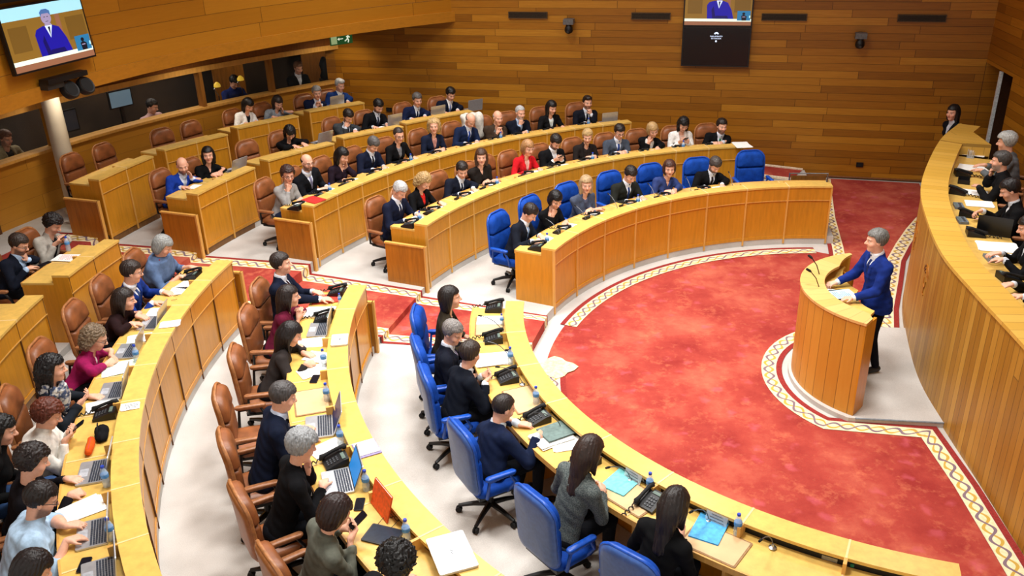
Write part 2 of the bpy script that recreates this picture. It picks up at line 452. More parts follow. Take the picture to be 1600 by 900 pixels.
# aisle runner: one carpet with a tread on every terrace
A_UP = [(-3.95,1.70), (-5.66,2.42), (-7.42,3.18), (-9.1,3.62), (-10.7,4.05), (-12.3,4.4)]
A_DN = [(-4.15,.78), (-6.05,1.02), (-7.95,1.62), (-9.62,2.0), (-11.1,2.3), (-12.6,2.6)]
run = MB()
def cut(a, b, r):
    lo, hi = 0.0, 1.0
    for _ in range(30):
        m = (lo+hi)/2; x = a[0]+(b[0]-a[0])*m; y = a[1]+(b[1]-a[1])*m
        if math.hypot(x, y) < r: lo = m
        else: hi = m
    return (a[0]+(b[0]-a[0])*lo, a[1]+(b[1]-a[1])*lo)
def on_line(L, r):
    for a, b in zip(L[:-1], L[1:]):
        if math.hypot(*a) <= r <= math.hypot(*b): return cut(a, b, r)
    return L[0] if r < math.hypot(*L[0]) else L[-1]
for k in range(5):
    r0 = ROW_R[k]-.0; r1 = ROW_R[k+1]-.0 if k < 4 else 12.6
    z = OWN[k]+.004
    ks = [r0+(r1-r0)*i/5 for i in range(6)]
    up = [on_line(A_UP, r) for r in ks]; dn = [on_line(A_DN, r) for r in ks]
    def lerp(t): return [(a[0]+(b[0]-a[0])*t, a[1]+(b[1]-a[1])*t) for a, b in zip(up, dn)]
    run.m = 0; strip(run, lerp(.17), lerp(.83), z)
    run.m = 1; strip(run, lerp(.04), lerp(.17), z); strip(run, lerp(.83), lerp(.96), z)
    run.m = 2; strip(run, lerp(0), lerp(.04), z); strip(run, lerp(.96), lerp(1), z)
    # riser
    zl = FRONT[k]
    if True:
        for t0, t1, mi in ((0,.04,2), (.04,.17,1), (.17,.83,0), (.83,.96,1), (.96,1,2)):
            P = [up[0][0]+(dn[0][0]-up[0][0])*t for t in (t0, t1)], [up[0][1]+(dn[0][1]-up[0][1])*t for t in (t0, t1)]
            f = 1-.012/r0
            a = (P[0][0]*f, P[1][0]*f); b = (P[0][1]*f, P[1][1]*f)
            run.m = mi
            run.add([(a[0], a[1], zl), (b[0], b[1], zl), (b[0], b[1], z), (a[0], a[1], z)], [(0,1,2,3)], [((0,0), (0,1), (.15,1), (.15,0))])
            run.add([(a[0], a[1], z), (b[0], b[1], z), (b[0]/f, b[1]/f, z), (a[0]/f, a[1]/f, z)], [(0,1,2,3)], [((0,0), (0,1), (.02,1), (.02,0))])
o = run.build('aisle_runner', [M_RED, M_BORDER, M_LINE]); tag(o, 'red stair carpet with cream borders climbing the aisle between the desk sectors', 'carpet')

# carpeted side ramp by the back wall
ramp = MB()
ra, rb = (1.42, wally(1.42, .04)), (-2.4, wally(-2.4, .04))
rc_, rd_ = (1.02, wally(1.02, .72)), (-2.7, wally(-2.7, .72))
ramp.add([(ra[0], ra[1], .145), (rb[0], rb[1], .42), (rd_[0], rd_[1], .42), (rc_[0], rc_[1], .145), (rc_[0], rc_[1], .05), (rd_[0], rd_[1], .05)], [(0,3,2,1), (3,4,5,2)])
o = ramp.build('side_ramp', M_RED); o['kind'] = 'structure'
e = MB(); e.tube([(rc_[0], rc_[1], .15), (rd_[0], rd_[1], .44)], .035, 6); e.tube([(ra[0], ra[1], .15), (rb[0], rb[1], .44)], .03, 6)
e.build('ramp_edge', plain('ramp_edge_cream', (214,196,170), .9), o)

# ================================================================== walls and ceiling
ZC = 7.2
bx0, bx1 = -8.4, 4.55
struct('wall_back', MB().wallstrip([(bx0, wally(bx0)), (bx1, wally(bx1))], -.2, ZC), B_BACK)
mb = MB(); mb.tube([(bx0, wally(bx0, .02), .04), (bx1, wally(bx1, .02), .04)], .02, 4)
struct('baseboard_back', mb, wood('baseboard_wood', (120,70,24)))
# right wall with a doorway next to the corner
rw = [(4.28+.0, 7.12), (4.05, 5.78), (3.72, 3.6), (3.3, .8), (2.9, -2.0), (2.5, -6.0)]
mb = MB(); mb.wallstrip(rw[:2], 2.32, ZC); mb.wallstrip(rw[1:], 0, ZC, 1.4)
struct('wall_right', mb, B_BACK)
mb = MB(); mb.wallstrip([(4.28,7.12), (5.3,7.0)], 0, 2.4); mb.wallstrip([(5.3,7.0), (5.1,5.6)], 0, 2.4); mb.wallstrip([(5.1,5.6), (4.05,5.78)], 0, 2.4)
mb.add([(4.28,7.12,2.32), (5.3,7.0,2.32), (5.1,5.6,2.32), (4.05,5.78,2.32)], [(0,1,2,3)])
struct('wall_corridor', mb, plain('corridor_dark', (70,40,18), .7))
mb = MB(); mb.box((4.16,6.35,1.18), (.05,.055,2.25), R(-10))
struct('door_1', mb, plain('door_edge_light', (205,214,216), .4, .0))
mb = MB(); mb.box((4.55,6.05,1.16), (.7,.05,2.3), R(12))
struct('door_2', mb, wood('door_leaf_wood', (104,60,22)))
# left: low wall below the booth windows, window strip, header, deep overhanging band
WR = 13.35
SILL, HEAD = 1.62, 2.34
TL0, TL1 = 124.2, 186.0
struct('wall_left', MB().arc(WR, WR+.12, TL0, 161.2, .5, SILL, 1.0), B_LOW)
mb = MB().arc(WR, WR+.12, 164.5, 200, .5, HEAD, 1.0); struct('wall_left_far', mb, B_LOW)
struct('trim_2', MB().arc(WR-.06, WR+.2, TL0, 161.2, SILL, SILL+.045, 1.0), W_STILE)
struct('trim_3', MB().arc(WR-.03, WR+.14, TL0, 200, HEAD, HEAD+.10, 1.0), W_STILE)
struct('wall_left_header', MB().arc(WR, WR+.12, TL0, 200, HEAD+.10, 3.2, 1.0), wood('header_wood', (120,70,24)))
wn = 0
mull = [125.4, 134.4, 141.3, 154.6]
for i, tm in enumerate(mull+[161.0]):
    wdt = .28 if tm in (154.6,) else .07
    mb = MB().radial(WR-.03, WR+.15, tm, wdt, SILL, HEAD); struct('trim_%d' % (4+i), mb, W_RAIL if wdt > .2 else wood('mullion_wood', (140,92,38)))
edges = mull+[161.0]
for i in range(len(edges)-1):
    mb = MB().arc(WR+.05, WR+.06, edges[i]+.3, edges[i+1]-.3, SILL+.03, HEAD)
    struct('window_%d' % (i+1), mb, M_GLASS)
# dark doorway further left
mb = MB().radial(WR-.05, WR+.2, 161.6, .16, .5, HEAD); struct('door_3', mb, wood('door_frame_dark', (88,52,20)))
mb = MB().arc(WR+.1, WR+.14, 161.7, 164.5, .5, HEAD); struct('door_4', mb, wood('door_leaf_dark', (70,42,18)))
# overhanging band (front of the gallery above) and its soffit
BR = 11.32
zb = 2.94
struct('wall_left_band', MB().arc(BR, BR+.15, 115.5, 205, zb+.2, ZC, 1.0), B_LEFT)
struct('trim_20', MB().arc(BR-.05, BR+.16, 115.2, 205, zb, zb+.2, 1.0), wood('band_lip_wood', (176,116,32), .06, .35, (2,2,6)))
struct('ceiling_soffit', MB().arc(BR+.1, 16.5, 112, 205, zb+.02, zb+.08, 1.0), wood('soffit_wood', (110,64,22)))
# booth behind the windows
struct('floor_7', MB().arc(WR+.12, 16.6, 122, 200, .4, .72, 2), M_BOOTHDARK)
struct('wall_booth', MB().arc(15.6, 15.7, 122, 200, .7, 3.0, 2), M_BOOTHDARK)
for i, (t, m) in enumerate(((123.8, M_BOOTH),)):
    struct('wall_booth_%s' % 'abcde'[i], MB().radial(WR+.2, 15.6, t, .08, .7, 3.0), m)
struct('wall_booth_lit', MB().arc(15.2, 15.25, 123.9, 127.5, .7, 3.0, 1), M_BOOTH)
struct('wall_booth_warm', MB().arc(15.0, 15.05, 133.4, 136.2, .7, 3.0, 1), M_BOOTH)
# round column
cx, cy, _ = pol(12.98, 155.9)
o = MB().lathe([(.19,0), (.19,.05), (.15,.08), (.14,2.4)], (cx, cy, .61), 28).build('column', M_COLUMN, None, 40); o['kind'] = 'structure'
# ceiling, with room for the lamps
struct('ceiling', MB().prism([(-17,-9), (9,-9), (9,14), (-17,14)], ZC, ZC+.1), M_CEIL)
# ================================================================== curved desks
W_DARK = wood('dark_seam', (96,58,24), .1)
W_SEAM = wood('seam_wood', (232,200,140), .05)
LED_W = .20; DEPTH = .60; SURF = -.10       # ledge width, desk depth, worktop below ledge
def desk(name, label, k, t0, t1, bounds, rf=None, screen=None, group=None, strip_r=.10):
    darkseam = (t0+t1)/2 > 165
    """t0 < t1; bounds = seam angles; rf(t) = front radius; screen = angle of the aisle end that carries a side screen"""
    R0 = rf or (lambda t: ROW_R[k])
    z0 = FRONT[k]; zt = TOPZ[k]; zo = OWN[k]; zs = zt+SURF
    f = lambda d: (lambda t: R0(t)+d)
    mid = ((t0+t1)/2); c = pol(R0(mid), mid, zo)
    root = empty(name, label, 'desk', (0,0,0), 0, group)
    wf = W_FRONT
    # front panel with rails and stiles
    m = MB(); m.arc(f(.014), f(.034), t0, t1, z0+.10, zt-.03)
    m.arc(f(0), f(.034), t0, t1, zt-.235, zt-.028); m.arc(f(.002), f(.034), t0, t1, z0+.10, z0+.155)
    m.build('front_panel', wf, root)
    MB().arc(f(-.003), f(.02), t0, t1, zt-.247, zt-.233).build('rail_line', W_STILE, root)
    for b in bounds:
        if t0-.01 <= b <= t1+.01:
            bb = min(max(b, t0+.09), t1-.09)
            MB().radial(R0(bb)-(.006 if not darkseam else .003), R0(bb)+.03, bb, .024 if not darkseam else .010, z0+.02, zt-.03).build('stile', W_STILE if not darkseam else W_DARK, root)
    MB().arc(f(.016), f(.05), t0, t1, z0, z0+.11).build('plinth', W_PLINTH, root)
    MB().arc(f(-.014), f(LED_W), t0, t1, zt-.028, zt).build('top_ledge', W_LEDGE, root)
    MB().arc(f(LED_W-.03), f(DEPTH), t0, t1, zs-.026, zs).build('worktop', W_TOP, root)
    MB().arc(f(DEPTH-.01), f(DEPTH+.008), t0, t1, zs-.05, zs+.003).build('edge_strip', W_STILE, root)
    MB().arc(f(strip_r-.01), f(strip_r), t0, t1, zs-.02, zt-.03).build('device_strip', M_BLACK, root)
    for b in bounds[1:-1] if len(bounds) > 2 else []:
        if t0+.3 < b < t1-.3:
            d = MB().radial(R0(b)+.036, R0(b)+LED_W+.07, b, .026, zs, zt-.001)
            d.radial(R0(b)+.036, R0(b)+.5, b, .026, zo, zs-.026)
            d.build('divider', W_STILE, root)
            MB().radial(R0(b)+LED_W+.07, R0(b)+DEPTH-.012, b, .016, zs-.001, zs+.0035).radial(R0(b)-.015, R0(b)+LED_W+.002, b, .016, zt-.029, zt+.0025).build('seam_strip', W_SEAM, root)
    for t, sgn in ((t0, 1), (t1, -1)):
        tt = t+sgn*math.degrees(.014/R0(t))
        e = MB().radial(R0(t)+.002, R0(t)+DEPTH, tt, .03, zo, zs-.027)
        e.radial(R0(t)+.002, R0(t)+LED_W, tt, .03, zs-.028, zt-.028)
        e.build('end_panel', W_FRONT, root)
    if screen is not None:
        s = -1 if screen < (t0+t1)/2 else 1
        tt = screen+s*math.degrees(.13/R0(screen))
        e = MB().radial(R0(screen)-.02, R0(screen)+.62, tt, .035, z0 if True else zo, zo+.60)
        o = e.build('side_screen', W_FRONT2, root)
        q = MB().radial(R0(screen)-.03, R0(screen)+.63, tt, .05, zo+.60, zo+.625)
        q.radial(R0(screen)-.045, R0(screen)-.018, tt, .05, z0, zo+.625); q.build('screen_edge', W_STILE, o)
        MB().radial(R0(screen)+.03, R0(screen)+.06, (tt+screen)/2, .1, zo+.1, zo+.2).build('screen_bracket', W_PLINTH, root)
    return root
def seq(a, b, n): return [a+(b-a)*i/n for i in range(n+1)]
def lf(a, ra, b, rb): return lambda t: ra+(rb-ra)*(t-a)/(b-a)
# middle sector
desk('curved_desk', 'long curved wooden front desk with blue chairs, beyond the red well carpet', 0, 81.0, 152.8, seq(81, 152.8, 8), strip_r=.16)
desk('curved_desk', 'second curved wooden desk above the far blue chairs, with a woman in red', 1, 92.5, 154.4, seq(92.5, 154.4, 11), screen=154.4)
desk('curved_desk', 'third curved wooden desk ending at the planked back wall, low screen at its aisle end', 2, 104.5, 155.2, seq(104.5, 155.2, 12), screen=155.2)
for (a, b, ra, rb, lab, sc) in ((149.9, 158.2, 9.97, 9.86, 'two-seat wooden desk of the bald man in bright blue suit', 158.2),
        (139.9, 147.7, 9.88, 10.06, 'two-seat wooden desk with an empty tan chair and a woman over a laptop', None),
        (130.9, 138.1, 9.82, 10.02, 'two-seat wooden desk of the man in grey suit with hand on forehead', None),
        (121.2, 130.0, 9.92, 9.98, 'two-seat wooden desk before the planked wall, man in white shirt and navy suit', None)):
    desk('two_seat_desk', lab, 3, a, b, [a, (a+b)/2, b], lf(a, ra, b, rb) if rb < ra or True else None, sc, 'short desks of the upper rows')
for (a, b, ra, rb, lab, sc) in ((152.9, 159.4, 11.66, 11.5, 'two-seat wooden desk beside the round column, both tan chairs empty', 159.4),
        (145.1, 151.2, 11.6, 11.78, 'two-seat wooden desk with two empty tan chairs under the booth windows', None),
        (137.1, 143.3, 11.6, 11.8, 'two-seat wooden back desk of two dark-haired women under the booth windows', None),
        (129.6, 135.4, 11.55, 11.74, 'two-seat wooden back desk of two grey-haired men near the green exit sign', None)):
    desk('two_seat_desk', lab, 4, a, b, [a, (a+b)/2, b], lf(a, ra, b, rb), sc, 'short desks of the upper rows')
# left sector
desk('curved_desk', 'near curved front desk with blue chairs and black phones beside the red carpet', 0, 174.6, 252.0, [174.6]+[184.8+9.6*i for i in range(8)], strip_r=.165)
desk('curved_desk', 'near second curved desk with tan chairs, laptops and a silver closed laptop', 1, 173.6, 236.0, [173.6]+[179.6+6.15*i for i in range(10)], screen=173.6)
desk('curved_desk', 'near third curved desk of the woman in magenta jacket, crowded with laptops', 2, 170.2, 222.0, [170.2]+[174.6+4.78*i for i in range(10)], screen=170.2)
desk('two_seat_desk', 'two-seat wooden desk of the man in pale grey jacket', 3, 169.2, 176.0, [169.2, 172.6, 176.0], lambda t: 9.78, 169.2, 'short desks of the upper rows')
desk('two_seat_desk', 'wooden desk at the left picture edge below the man in dark navy blazer', 3, 179.2, 190.0, [179.2, 182.9, 186.5, 190.0], lambda t: 9.8, None, 'short desks of the upper rows')
desk('two_seat_desk', 'wooden back desk at the left picture edge behind the man in navy blazer', 4, 171.0, 177.0, [171, 174, 177], lambda t: 11.3, None, 'short desks of the upper rows')

# ================================================================== speaker's lectern
LZ = 1.2
root = empty('lectern', 'curved lectern of vertical wooden boards with pale planked ledge, holding microphones', 'lectern', (0,0,0))
lo_t = [103 + (226.5-103)*i/24 for i in range(25)]
fr = lambda t: 1.105+.03*math.sin(R((t-103)*1.45))
m = MB().arc(fr, lambda t: fr(t)-.03, 103, 226.5, .06, LZ-.03, 2); m.build('front_boards', B_LECT, root)
m = MB(); n = 26
for i in range(n):
    a, b = 102.5+124.5*i/n, 102.5+124.5*(i+1)/n
    def w(t): return .235*min(1, max(.05, (t-102)/24.0))*min(1, max(.3, (227.5-t)/6.0))**.5+.02
    q = [pol(fr(a)+.015, a), pol(fr(b)+.015, b), pol(fr(b)-w(b), b), pol(fr(a)-w(a), a)]
    u0, u1 = R(a)*1.1, R(b)*1.1
    vs = [(p[0], p[1], LZ) for p in q]+[(p[0], p[1], LZ-.03) for p in q]
    m.add(vs, [(3,2,1,0), (4,5,6,7), (0,1,5,4), (2,3,7,6), (1,2,6,5), (3,0,4,7)],
          [((u0,0), (u1,0), (u1,.2), (u0,.2))]*2+[((u0,0), (u1,0), (u1,.03), (u0,.03))]*2+[((u0,0), (.01+u0,0), (u0+.01,.03), (u0,.03))]*2)
m.build('ledge', B_LLEDGE, root)
m = MB().arc(lambda t: fr(t)-.04, lambda t: fr(t)-.62*min(1, max(.12, (t-104)/40))*min(1, max(.1, (226-t)/16)), 108, 225, 1.03, 1.06, 2)
m.build('reading_shelf', W_TOP, root)
m = MB().arc(lambda t: fr(t)-.035, lambda t: fr(t)-.05, 104, 226, .08, 1.17, 2); m.build('inner_lining', W_RAIL, root)
m = MB().radial(fr(226.2)-.26, fr(226.2), 226.3, .03, .06, LZ-.03); m.build('end_board', W_FRONT, root)
for t in (112, 214): MB().radial(fr(t)-.3, fr(t)-.04, t, .03, .06, 1.03).build('support', W_FRONT2, root)

# ================================================================== presidency dais
DZ = 1.67; DFLOOR = .84; DTOP = 1.50
root = empty('presidency_dais', 'tall curved dais of vertical wooden boards with wide planked ledge on the right', 'dais', (0,0,0))
outer = dais_line; inner = offset_line(dais_line, .30)     # +x side is left of travel (towards -y)
if inner[10][0] < outer[10][0]: inner = offset_line(dais_line, -.30)
sgn = 1 if offset_line(dais_line, .3)[10][0] > outer[10][0] else -1
inner = offset_line(dais_line, sgn*.31); lining = offset_line(dais_line, sgn*.30); wk = offset_line(dais_line, sgn*.92)
m = MB().wallstrip(outer, 0, DZ-.03); m.build('front_boards', B_DAIS, root)
m = MB(); oo = offset_line(dais_line, -sgn*.02); u = 0
for i in range(len(oo)-1):
    L = math.hypot(oo[i+1][0]-oo[i][0], oo[i+1][1]-oo[i][1])
    q = [oo[i], oo[i+1], inner[i+1], inner[i]]
    m.add([(p[0], p[1], DZ) for p in q]+[(p[0], p[1], DZ-.04) for p in q], [(0,1,2,3), (7,6,5,4), (0,4,5,1), (2,6,7,3)],
          [((u,0), (u+L,0), (u+L,.3), (u,.3))]*2+[((u,0), (u,.03), (u+L,.03), (u+L,0))]*2)
    u += L
m.build('ledge', B_DLEDGE, root)
i0 = min(range(len(inner)), key=lambda i: abs(inner[i][1]-4.15))
m = MB().wallstrip(list(reversed(lining[i0:])), DTOP, DZ-.03); m.build('inner_lining', W_RAIL, root)
m = MB()
for i in range(i0, len(inner)-1):
    q = [lining[i], lining[i+1], wk[i+1], wk[i]]
    m.add([(p[0], p[1], DTOP) for p in q]+[(p[0], p[1], DTOP-.03) for p in q], [(0,1,2,3), (7,6,5,4), (2,6,7,3)])
m.build('worktop', W_TOP, root)
# far end: a wide sloping planked hood over the end of the desk
A = Vector((3.07,5.32,DZ+.0)); Bq = Vector((2.95,4.02,DZ)); Cq = Vector((2.30,4.36,DZ)); D = Vector((2.80,5.72,DZ-.0))
m = MB(); e0 = (2.30,4.42); 
hood = [(2.29,4.35,DZ+.015), (3.07,5.32,DZ+.015), (2.90,3.99,DZ+.015), (2.50,4.14,DZ+.015)]
m.add(hood+[(p[0], p[1], p[2]-.05) for p in hood], [(0,3,2,1), (4,5,6,7), (0,1,5,4), (1,2,6,5), (2,3,7,6), (3,0,4,7)],
      [tuple((p[0]*.6+p[1]*.8, p[0]) for p in (hood[0], hood[3], hood[2], hood[1]))]+[((0,0),)*4]*5)
m.add([(2.50,4.14,DZ-.035), (2.90,3.99,DZ-.035), (2.90,3.99,DTOP), (2.50,4.14,DTOP)], [(0,1,2,3)], [((0,.2), (.4,.2), (.4,0), (0,0))])
m.add([(3.07,5.32,DZ-.035), (2.90,3.99,DZ-.035), (2.90,3.99,0), (3.07,5.32,0)], [(3,2,1,0)], [((0,0), (1.3,0), (1.3,1.6), (0,1.6))])
m.build('end_hood', B_DLEDGE, root)
m = MB()
for i in range(len(wk)-1):
    pass
fl = [p for p in offset_line(dais_line, sgn*.3) if -5 < p[1] < 4.1]
struct('floor_8', MB().prism(fl+[(2.7,-5), (3.2,0), (3.6,3.6)], 0, DFLOOR), plain('dais_floor_carpet', (120,60,44), .9))
# two shallow carved emblems on the boards: an open shell-like arc over a small chalice
def relief(c, tang, z, s):
    m = MB(); tx = Vector((tang[0], tang[1], 0)).normalized(); nx = Vector((-tx.y, tx.x, 0))
    if nx.x > 0: nx = -nx
    def P(a, b): return Vector((c[0], c[1], z))+tx*a*s+Vector((0,0,b*s))+nx*.004
    for r in (.5, .36, .22): m.tube([P(r*math.cos(R(t)), .25+r*math.sin(R(t))*.9) for t in range(10, 171, 16)], .012*s*2.2, 5)
    m.tube([P(-.22,.1), P(-.16,-.16), P(0,-.24), P(.16,-.16), P(.22,.1)], .03*s, 5); m.tube([P(0,-.24), P(0,-.5)], .03*s, 5); m.tube([P(-.16,-.52), P(.16,-.52)], .03*s, 5)
    return m
for (x, y, z) in ((.86,1.72,1.12), (.47,.40,1.06)):
    i = min(range(len(outer)), key=lambda i: (outer[i][0]-x)**2+(outer[i][1]-y)**2)
    relief(outer[i], (outer[i+1][0]-outer[i-1][0], outer[i+1][1]-outer[i-1][1]), z, .30).build('carved_emblem', wood('carved_wood', (160,98,30), .1), root)

# low wooden barrier with a steel rail behind the end of the far front desk
root = empty('low_barrier', 'low wooden barrier panel with steel rail behind the end of the far front desk', 'barrier', (0,0,0))
p0, p1 = Vector((.30,5.27,0)), Vector((.92,5.20,0))
c = (p0+p1)/2; rz = math.atan2(p1.y-p0.y, p1.x-p0.x); L = (p1-p0).length
z0 = OWN[0]
MB().box((c.x, c.y, z0+.37), (L-.05, .03, .74), rz).build('panel', W_PLINTH, root)
MB().tube([(p0.x, p0.y, z0), (p0.x, p0.y, z0+.78), (p1.x, p1.y, z0+.78), (p1.x, p1.y, z0)], .017, 8).build('rail', M_CHROME, root)

# ================================================================== swivel chairs
def build_chair(blue):
    if blue:
        cush = cloth((18,64,152), .7); shell = plain('blue_shell', (58,92,158), .35, 0, .06); rim = plain('blue_plastic', (24,76,172), .35); pad = rim
        lab, grp = 'blue swivel chair', None
        HT = 1.07; W = .50
    else:
        cush = leather((136,80,44)); shell = plain('tan_shell', (146,92,52), .4, 0, .08); rim = plain('tan_piping', (164,108,64), .4); pad = plain('armrest_tan', (148,96,60), .4)
        HT = 1.04; W = .47
    root = empty('swivel_chair', 'chair', 'chair')
    # seat
    def seatf(a, b, d): return (a, b, .435+d-.02*max(0, (b-.1)/.15)**2*.2+.012*(1-(2*a/W)**2))
    MB().pillow(rrect(W-.02, .47, (.09,.1,.1,.09)), [(-.06,.05), (-.05,.012), (-.01,0), (.015,.008), (.03,.03), (.036,.08)], seatf).build('seat', cush, root, 60)
    MB().prism([(-.2,-.2), (.2,-.2), (.2,.17), (-.2,.17)], .345, .378).build('seat_pan', M_BLACK, root)
    def back(z0, z1, w, r, lay):
        h = z1-z0; zc = (z0+z1)/2
        def f(a, b, d):
            z = zc+b; lean = -.225-.10*(z-.45)
            return (a, lean+d+.34*a*a+.02*math.sin((z-.45)*4.4), z)
        return MB().pillow(rrect(w, h, r, 6), lay, f)
    lay = [(-.02,.0), (.0,0), (.03,.004), (.05,.02), (.062,.06)]
    zs = .47+(HT-.47)*.55
    back(.47, zs-.004, W-.03, (.06,.03,.03,.06), lay).build('backrest', cush, root, 60)
    back(zs+.004, HT-.012, W-.03, (.03,.13,.13,.03), [(d*1.15, i) for d, i in lay]).build('headrest', cush, root, 60)
    o = back(.43, HT, W, (.10,.15,.15,.10), [(-.055,.07), (-.05,.03), (-.035,.006), (-.018,0)]).build('back_shell', shell, root, 60)
    pts = []
    for (a, b) in rrect(W, HT-.43, (.10,.15,.15,.10), 6)+[rrect(W, HT-.43, (.10,.15,.15,.10), 6)[0]]:
        z = (HT+.43)/2+b; pts.append((a, -.225-.10*(z-.45)+.34*a*a+.02*math.sin((z-.45)*4.4)-.012, z))
    MB().tube(pts, .016, 6).build('piping', rim, o, 60)
    for s in (-1, 1):
        a = MB(); a.tube([(s*.20,-.12,.37), (s*.275,-.16,.42), (s*.295,-.14,.60), (s*.295,.06,.62), (s*.28,.12,.50), (s*.2,.08,.37)], .017, 7)
        o = a.build('armrest', rim if blue else M_BLACK, root, 60)
        MB().pillow(rrect(.055, .30, .025, 3), [(-.012,.01), (0,0), (.014,0), (.022,.012)], lambda p, q, d, s=s: (s*.297+p, -.03+q, .628+d)).build('arm_pad', pad, o, 60)
    MB().lathe([(.032,.10), (.032,.22), (.02,.22), (.02,.345)], n=12).build('gas_column', M_BLACK, root, 40)
    b = MB()
    for i in range(5):
        a = R(18+72*i); d = Vector((math.cos(a), math.sin(a), 0))
        b.tube([d*.02+Vector((0,0,.125)), d*.16+Vector((0,0,.108)), d*.30+Vector((0,0,.075))], [.03,.024,.017], 7)
    o = b.build('star_base', M_BLACK, root, 50)
    for i in range(5):
        a = R(18+72*i); M = Matrix.Rotation(a, 4, 'Z') @ Matrix.Rotation(PI/2, 4, 'X')
        c = Vector((math.cos(a), math.sin(a), 0))*.30
        w = MB(); w.lathe([(.012,-.024), (.03,-.022), (.032,-.008), (.02,-.004), (.02,.004), (.032,.008), (.03,.022), (.012,.024)], (c.x, c.y, .032), 10, M)
        w.build('caster', M_BLACKM, o, 40)
    return root
def leather(c):
    if 'tan_leather' in MATS: return MATS['tan_leather']
    t = NT('tan_leather'); co = t.coord(); f = t.noise(co, 6, 4); g = t.noise(co, 130, 2)
    t.base(t.ramp(f, [(.3, tuple(x*.8 for x in c)), (.7, tuple(min(255, x*1.16) for x in c))])); t.set(.42, 0, .45); t.bump(g, .25, .003)
    MATS['tan_leather'] = t.m; return t.m
PROTO = {True: build_chair(True), False: build_chair(False)}
USED = {True: False, False: False}
def chair(blue, x, y, z, face, label, group):
    """face = direction (degrees) the sitter looks to"""
    o = PROTO[blue] if not USED[blue] else copy_tree(PROTO[blue])
    USED[blue] = True
    o.location = (x, y, z); o.rotation_euler = (0,0,R(face-90))
    tag(o, label, 'chair', group); return o
# ================================================================== people: tapered limbs blended into one distance field, then meshed
F4 = np.float32
def V3(*a): return np.array(a, dtype=F4)
def unit(v): v = np.asarray(v, F4); return v/max(1e-9, float(np.linalg.norm(v)))
def rcone(P, a, b, ra, rb):
    a = np.asarray(a, F4); ba = np.asarray(b, F4)-a; pa = P-a
    t = np.clip(pa @ ba/max(1e-9, float(ba @ ba)), 0, 1)
    return np.linalg.norm(pa-t[:, None]*ba, axis=1)-(ra+(rb-ra)*t)
def ell(P, c, r):
    r = np.asarray(r, F4); q = (P-np.asarray(c, F4))
    k0 = np.linalg.norm(q/r, axis=1); k1 = np.linalg.norm(q/(r*r), axis=1)
    return k0*(k0-1)/np.maximum(k1, 1e-6)
def smin(a, b, k):
    h = np.maximum(k-np.abs(a-b), 0)/k
    return np.minimum(a, b)-h*h*k*.25
def smax(a, b, k): return -smin(-a, -b, k)
def grid(lo, hi, h):
    lo = np.asarray(lo, F4)-2*h; hi = np.asarray(hi, F4)+2*h
    n = np.ceil((hi-lo)/h).astype(int)+1
    ax = [lo[i]+h*np.arange(n[i], dtype=F4) for i in range(3)]
    X, Y, Z = np.meshgrid(*ax, indexing='ij')
    return np.stack([X.ravel(), Y.ravel(), Z.ravel()], 1), n, lo, h
def nets(val, n, lo, h):
    V = val.reshape(n); S = V < 0
    c = np.zeros(tuple(n-1), np.int8)
    for i in (0,1):
        for j in (0,1):
            for k in (0,1): c += S[i:n[0]-1+i, j:n[1]-1+j, k:n[2]-1+k]
    act = (c > 0) & (c < 8); I = np.argwhere(act)
    if len(I) == 0: return np.zeros((0,3), F4), np.zeros((0,4), np.int32)
    idx = -np.ones(act.shape, np.int32); idx[act] = np.arange(len(I))
    acc = np.zeros((len(I), 3), F4); cnt = np.zeros(len(I), F4)
    g = lambda o: V[I[:,0]+o[0], I[:,1]+o[1], I[:,2]+o[2]]
    for ax in range(3):
        for u in (0,1):
            for w in (0,1):
                o = [0,0,0]; o[(ax+1) % 3] = u; o[(ax+2) % 3] = w; p = list(o); p[ax] = 1
                a, b = g(o), g(p); m = (a < 0) != (b < 0)
                t = np.where(m, a/np.where(m, a-b, 1), 0)
                q = np.tile(np.array(o, F4), (len(I),1)); q[:, ax] = t
                acc[m] += q[m]; cnt[m] += 1
    verts = lo+h*(I+acc/cnt[:, None])
    Q = []
    for ax in range(3):
        sl0 = [slice(None)]*3; sl1 = [slice(None)]*3; sl0[ax] = slice(0, -1); sl1[ax] = slice(1, None)
        A, B = S[tuple(sl0)], S[tuple(sl1)]
        m = A != B; b1, b2 = (ax+1) % 3, (ax+2) % 3
        J = np.argwhere(m); ok = (J[:, b1] > 0) & (J[:, b2] > 0) & (J[:, b1] < n[b1]-1) & (J[:, b2] < n[b2]-1); J = J[ok]
        e1 = np.zeros(3, int); e1[b1] = 1; e2 = np.zeros(3, int); e2[b2] = 1
        f = lambda K: idx[K[:,0], K[:,1], K[:,2]]
        q = np.stack([f(J-e1-e2), f(J-e2), f(J), f(J-e1)], 1)
        fl = ~A[J[:,0], J[:,1], J[:,2]]
        q[fl] = q[fl][:, ::-1]; Q.append(q)
    return verts.astype(F4), np.concatenate(Q).astype(np.int32)
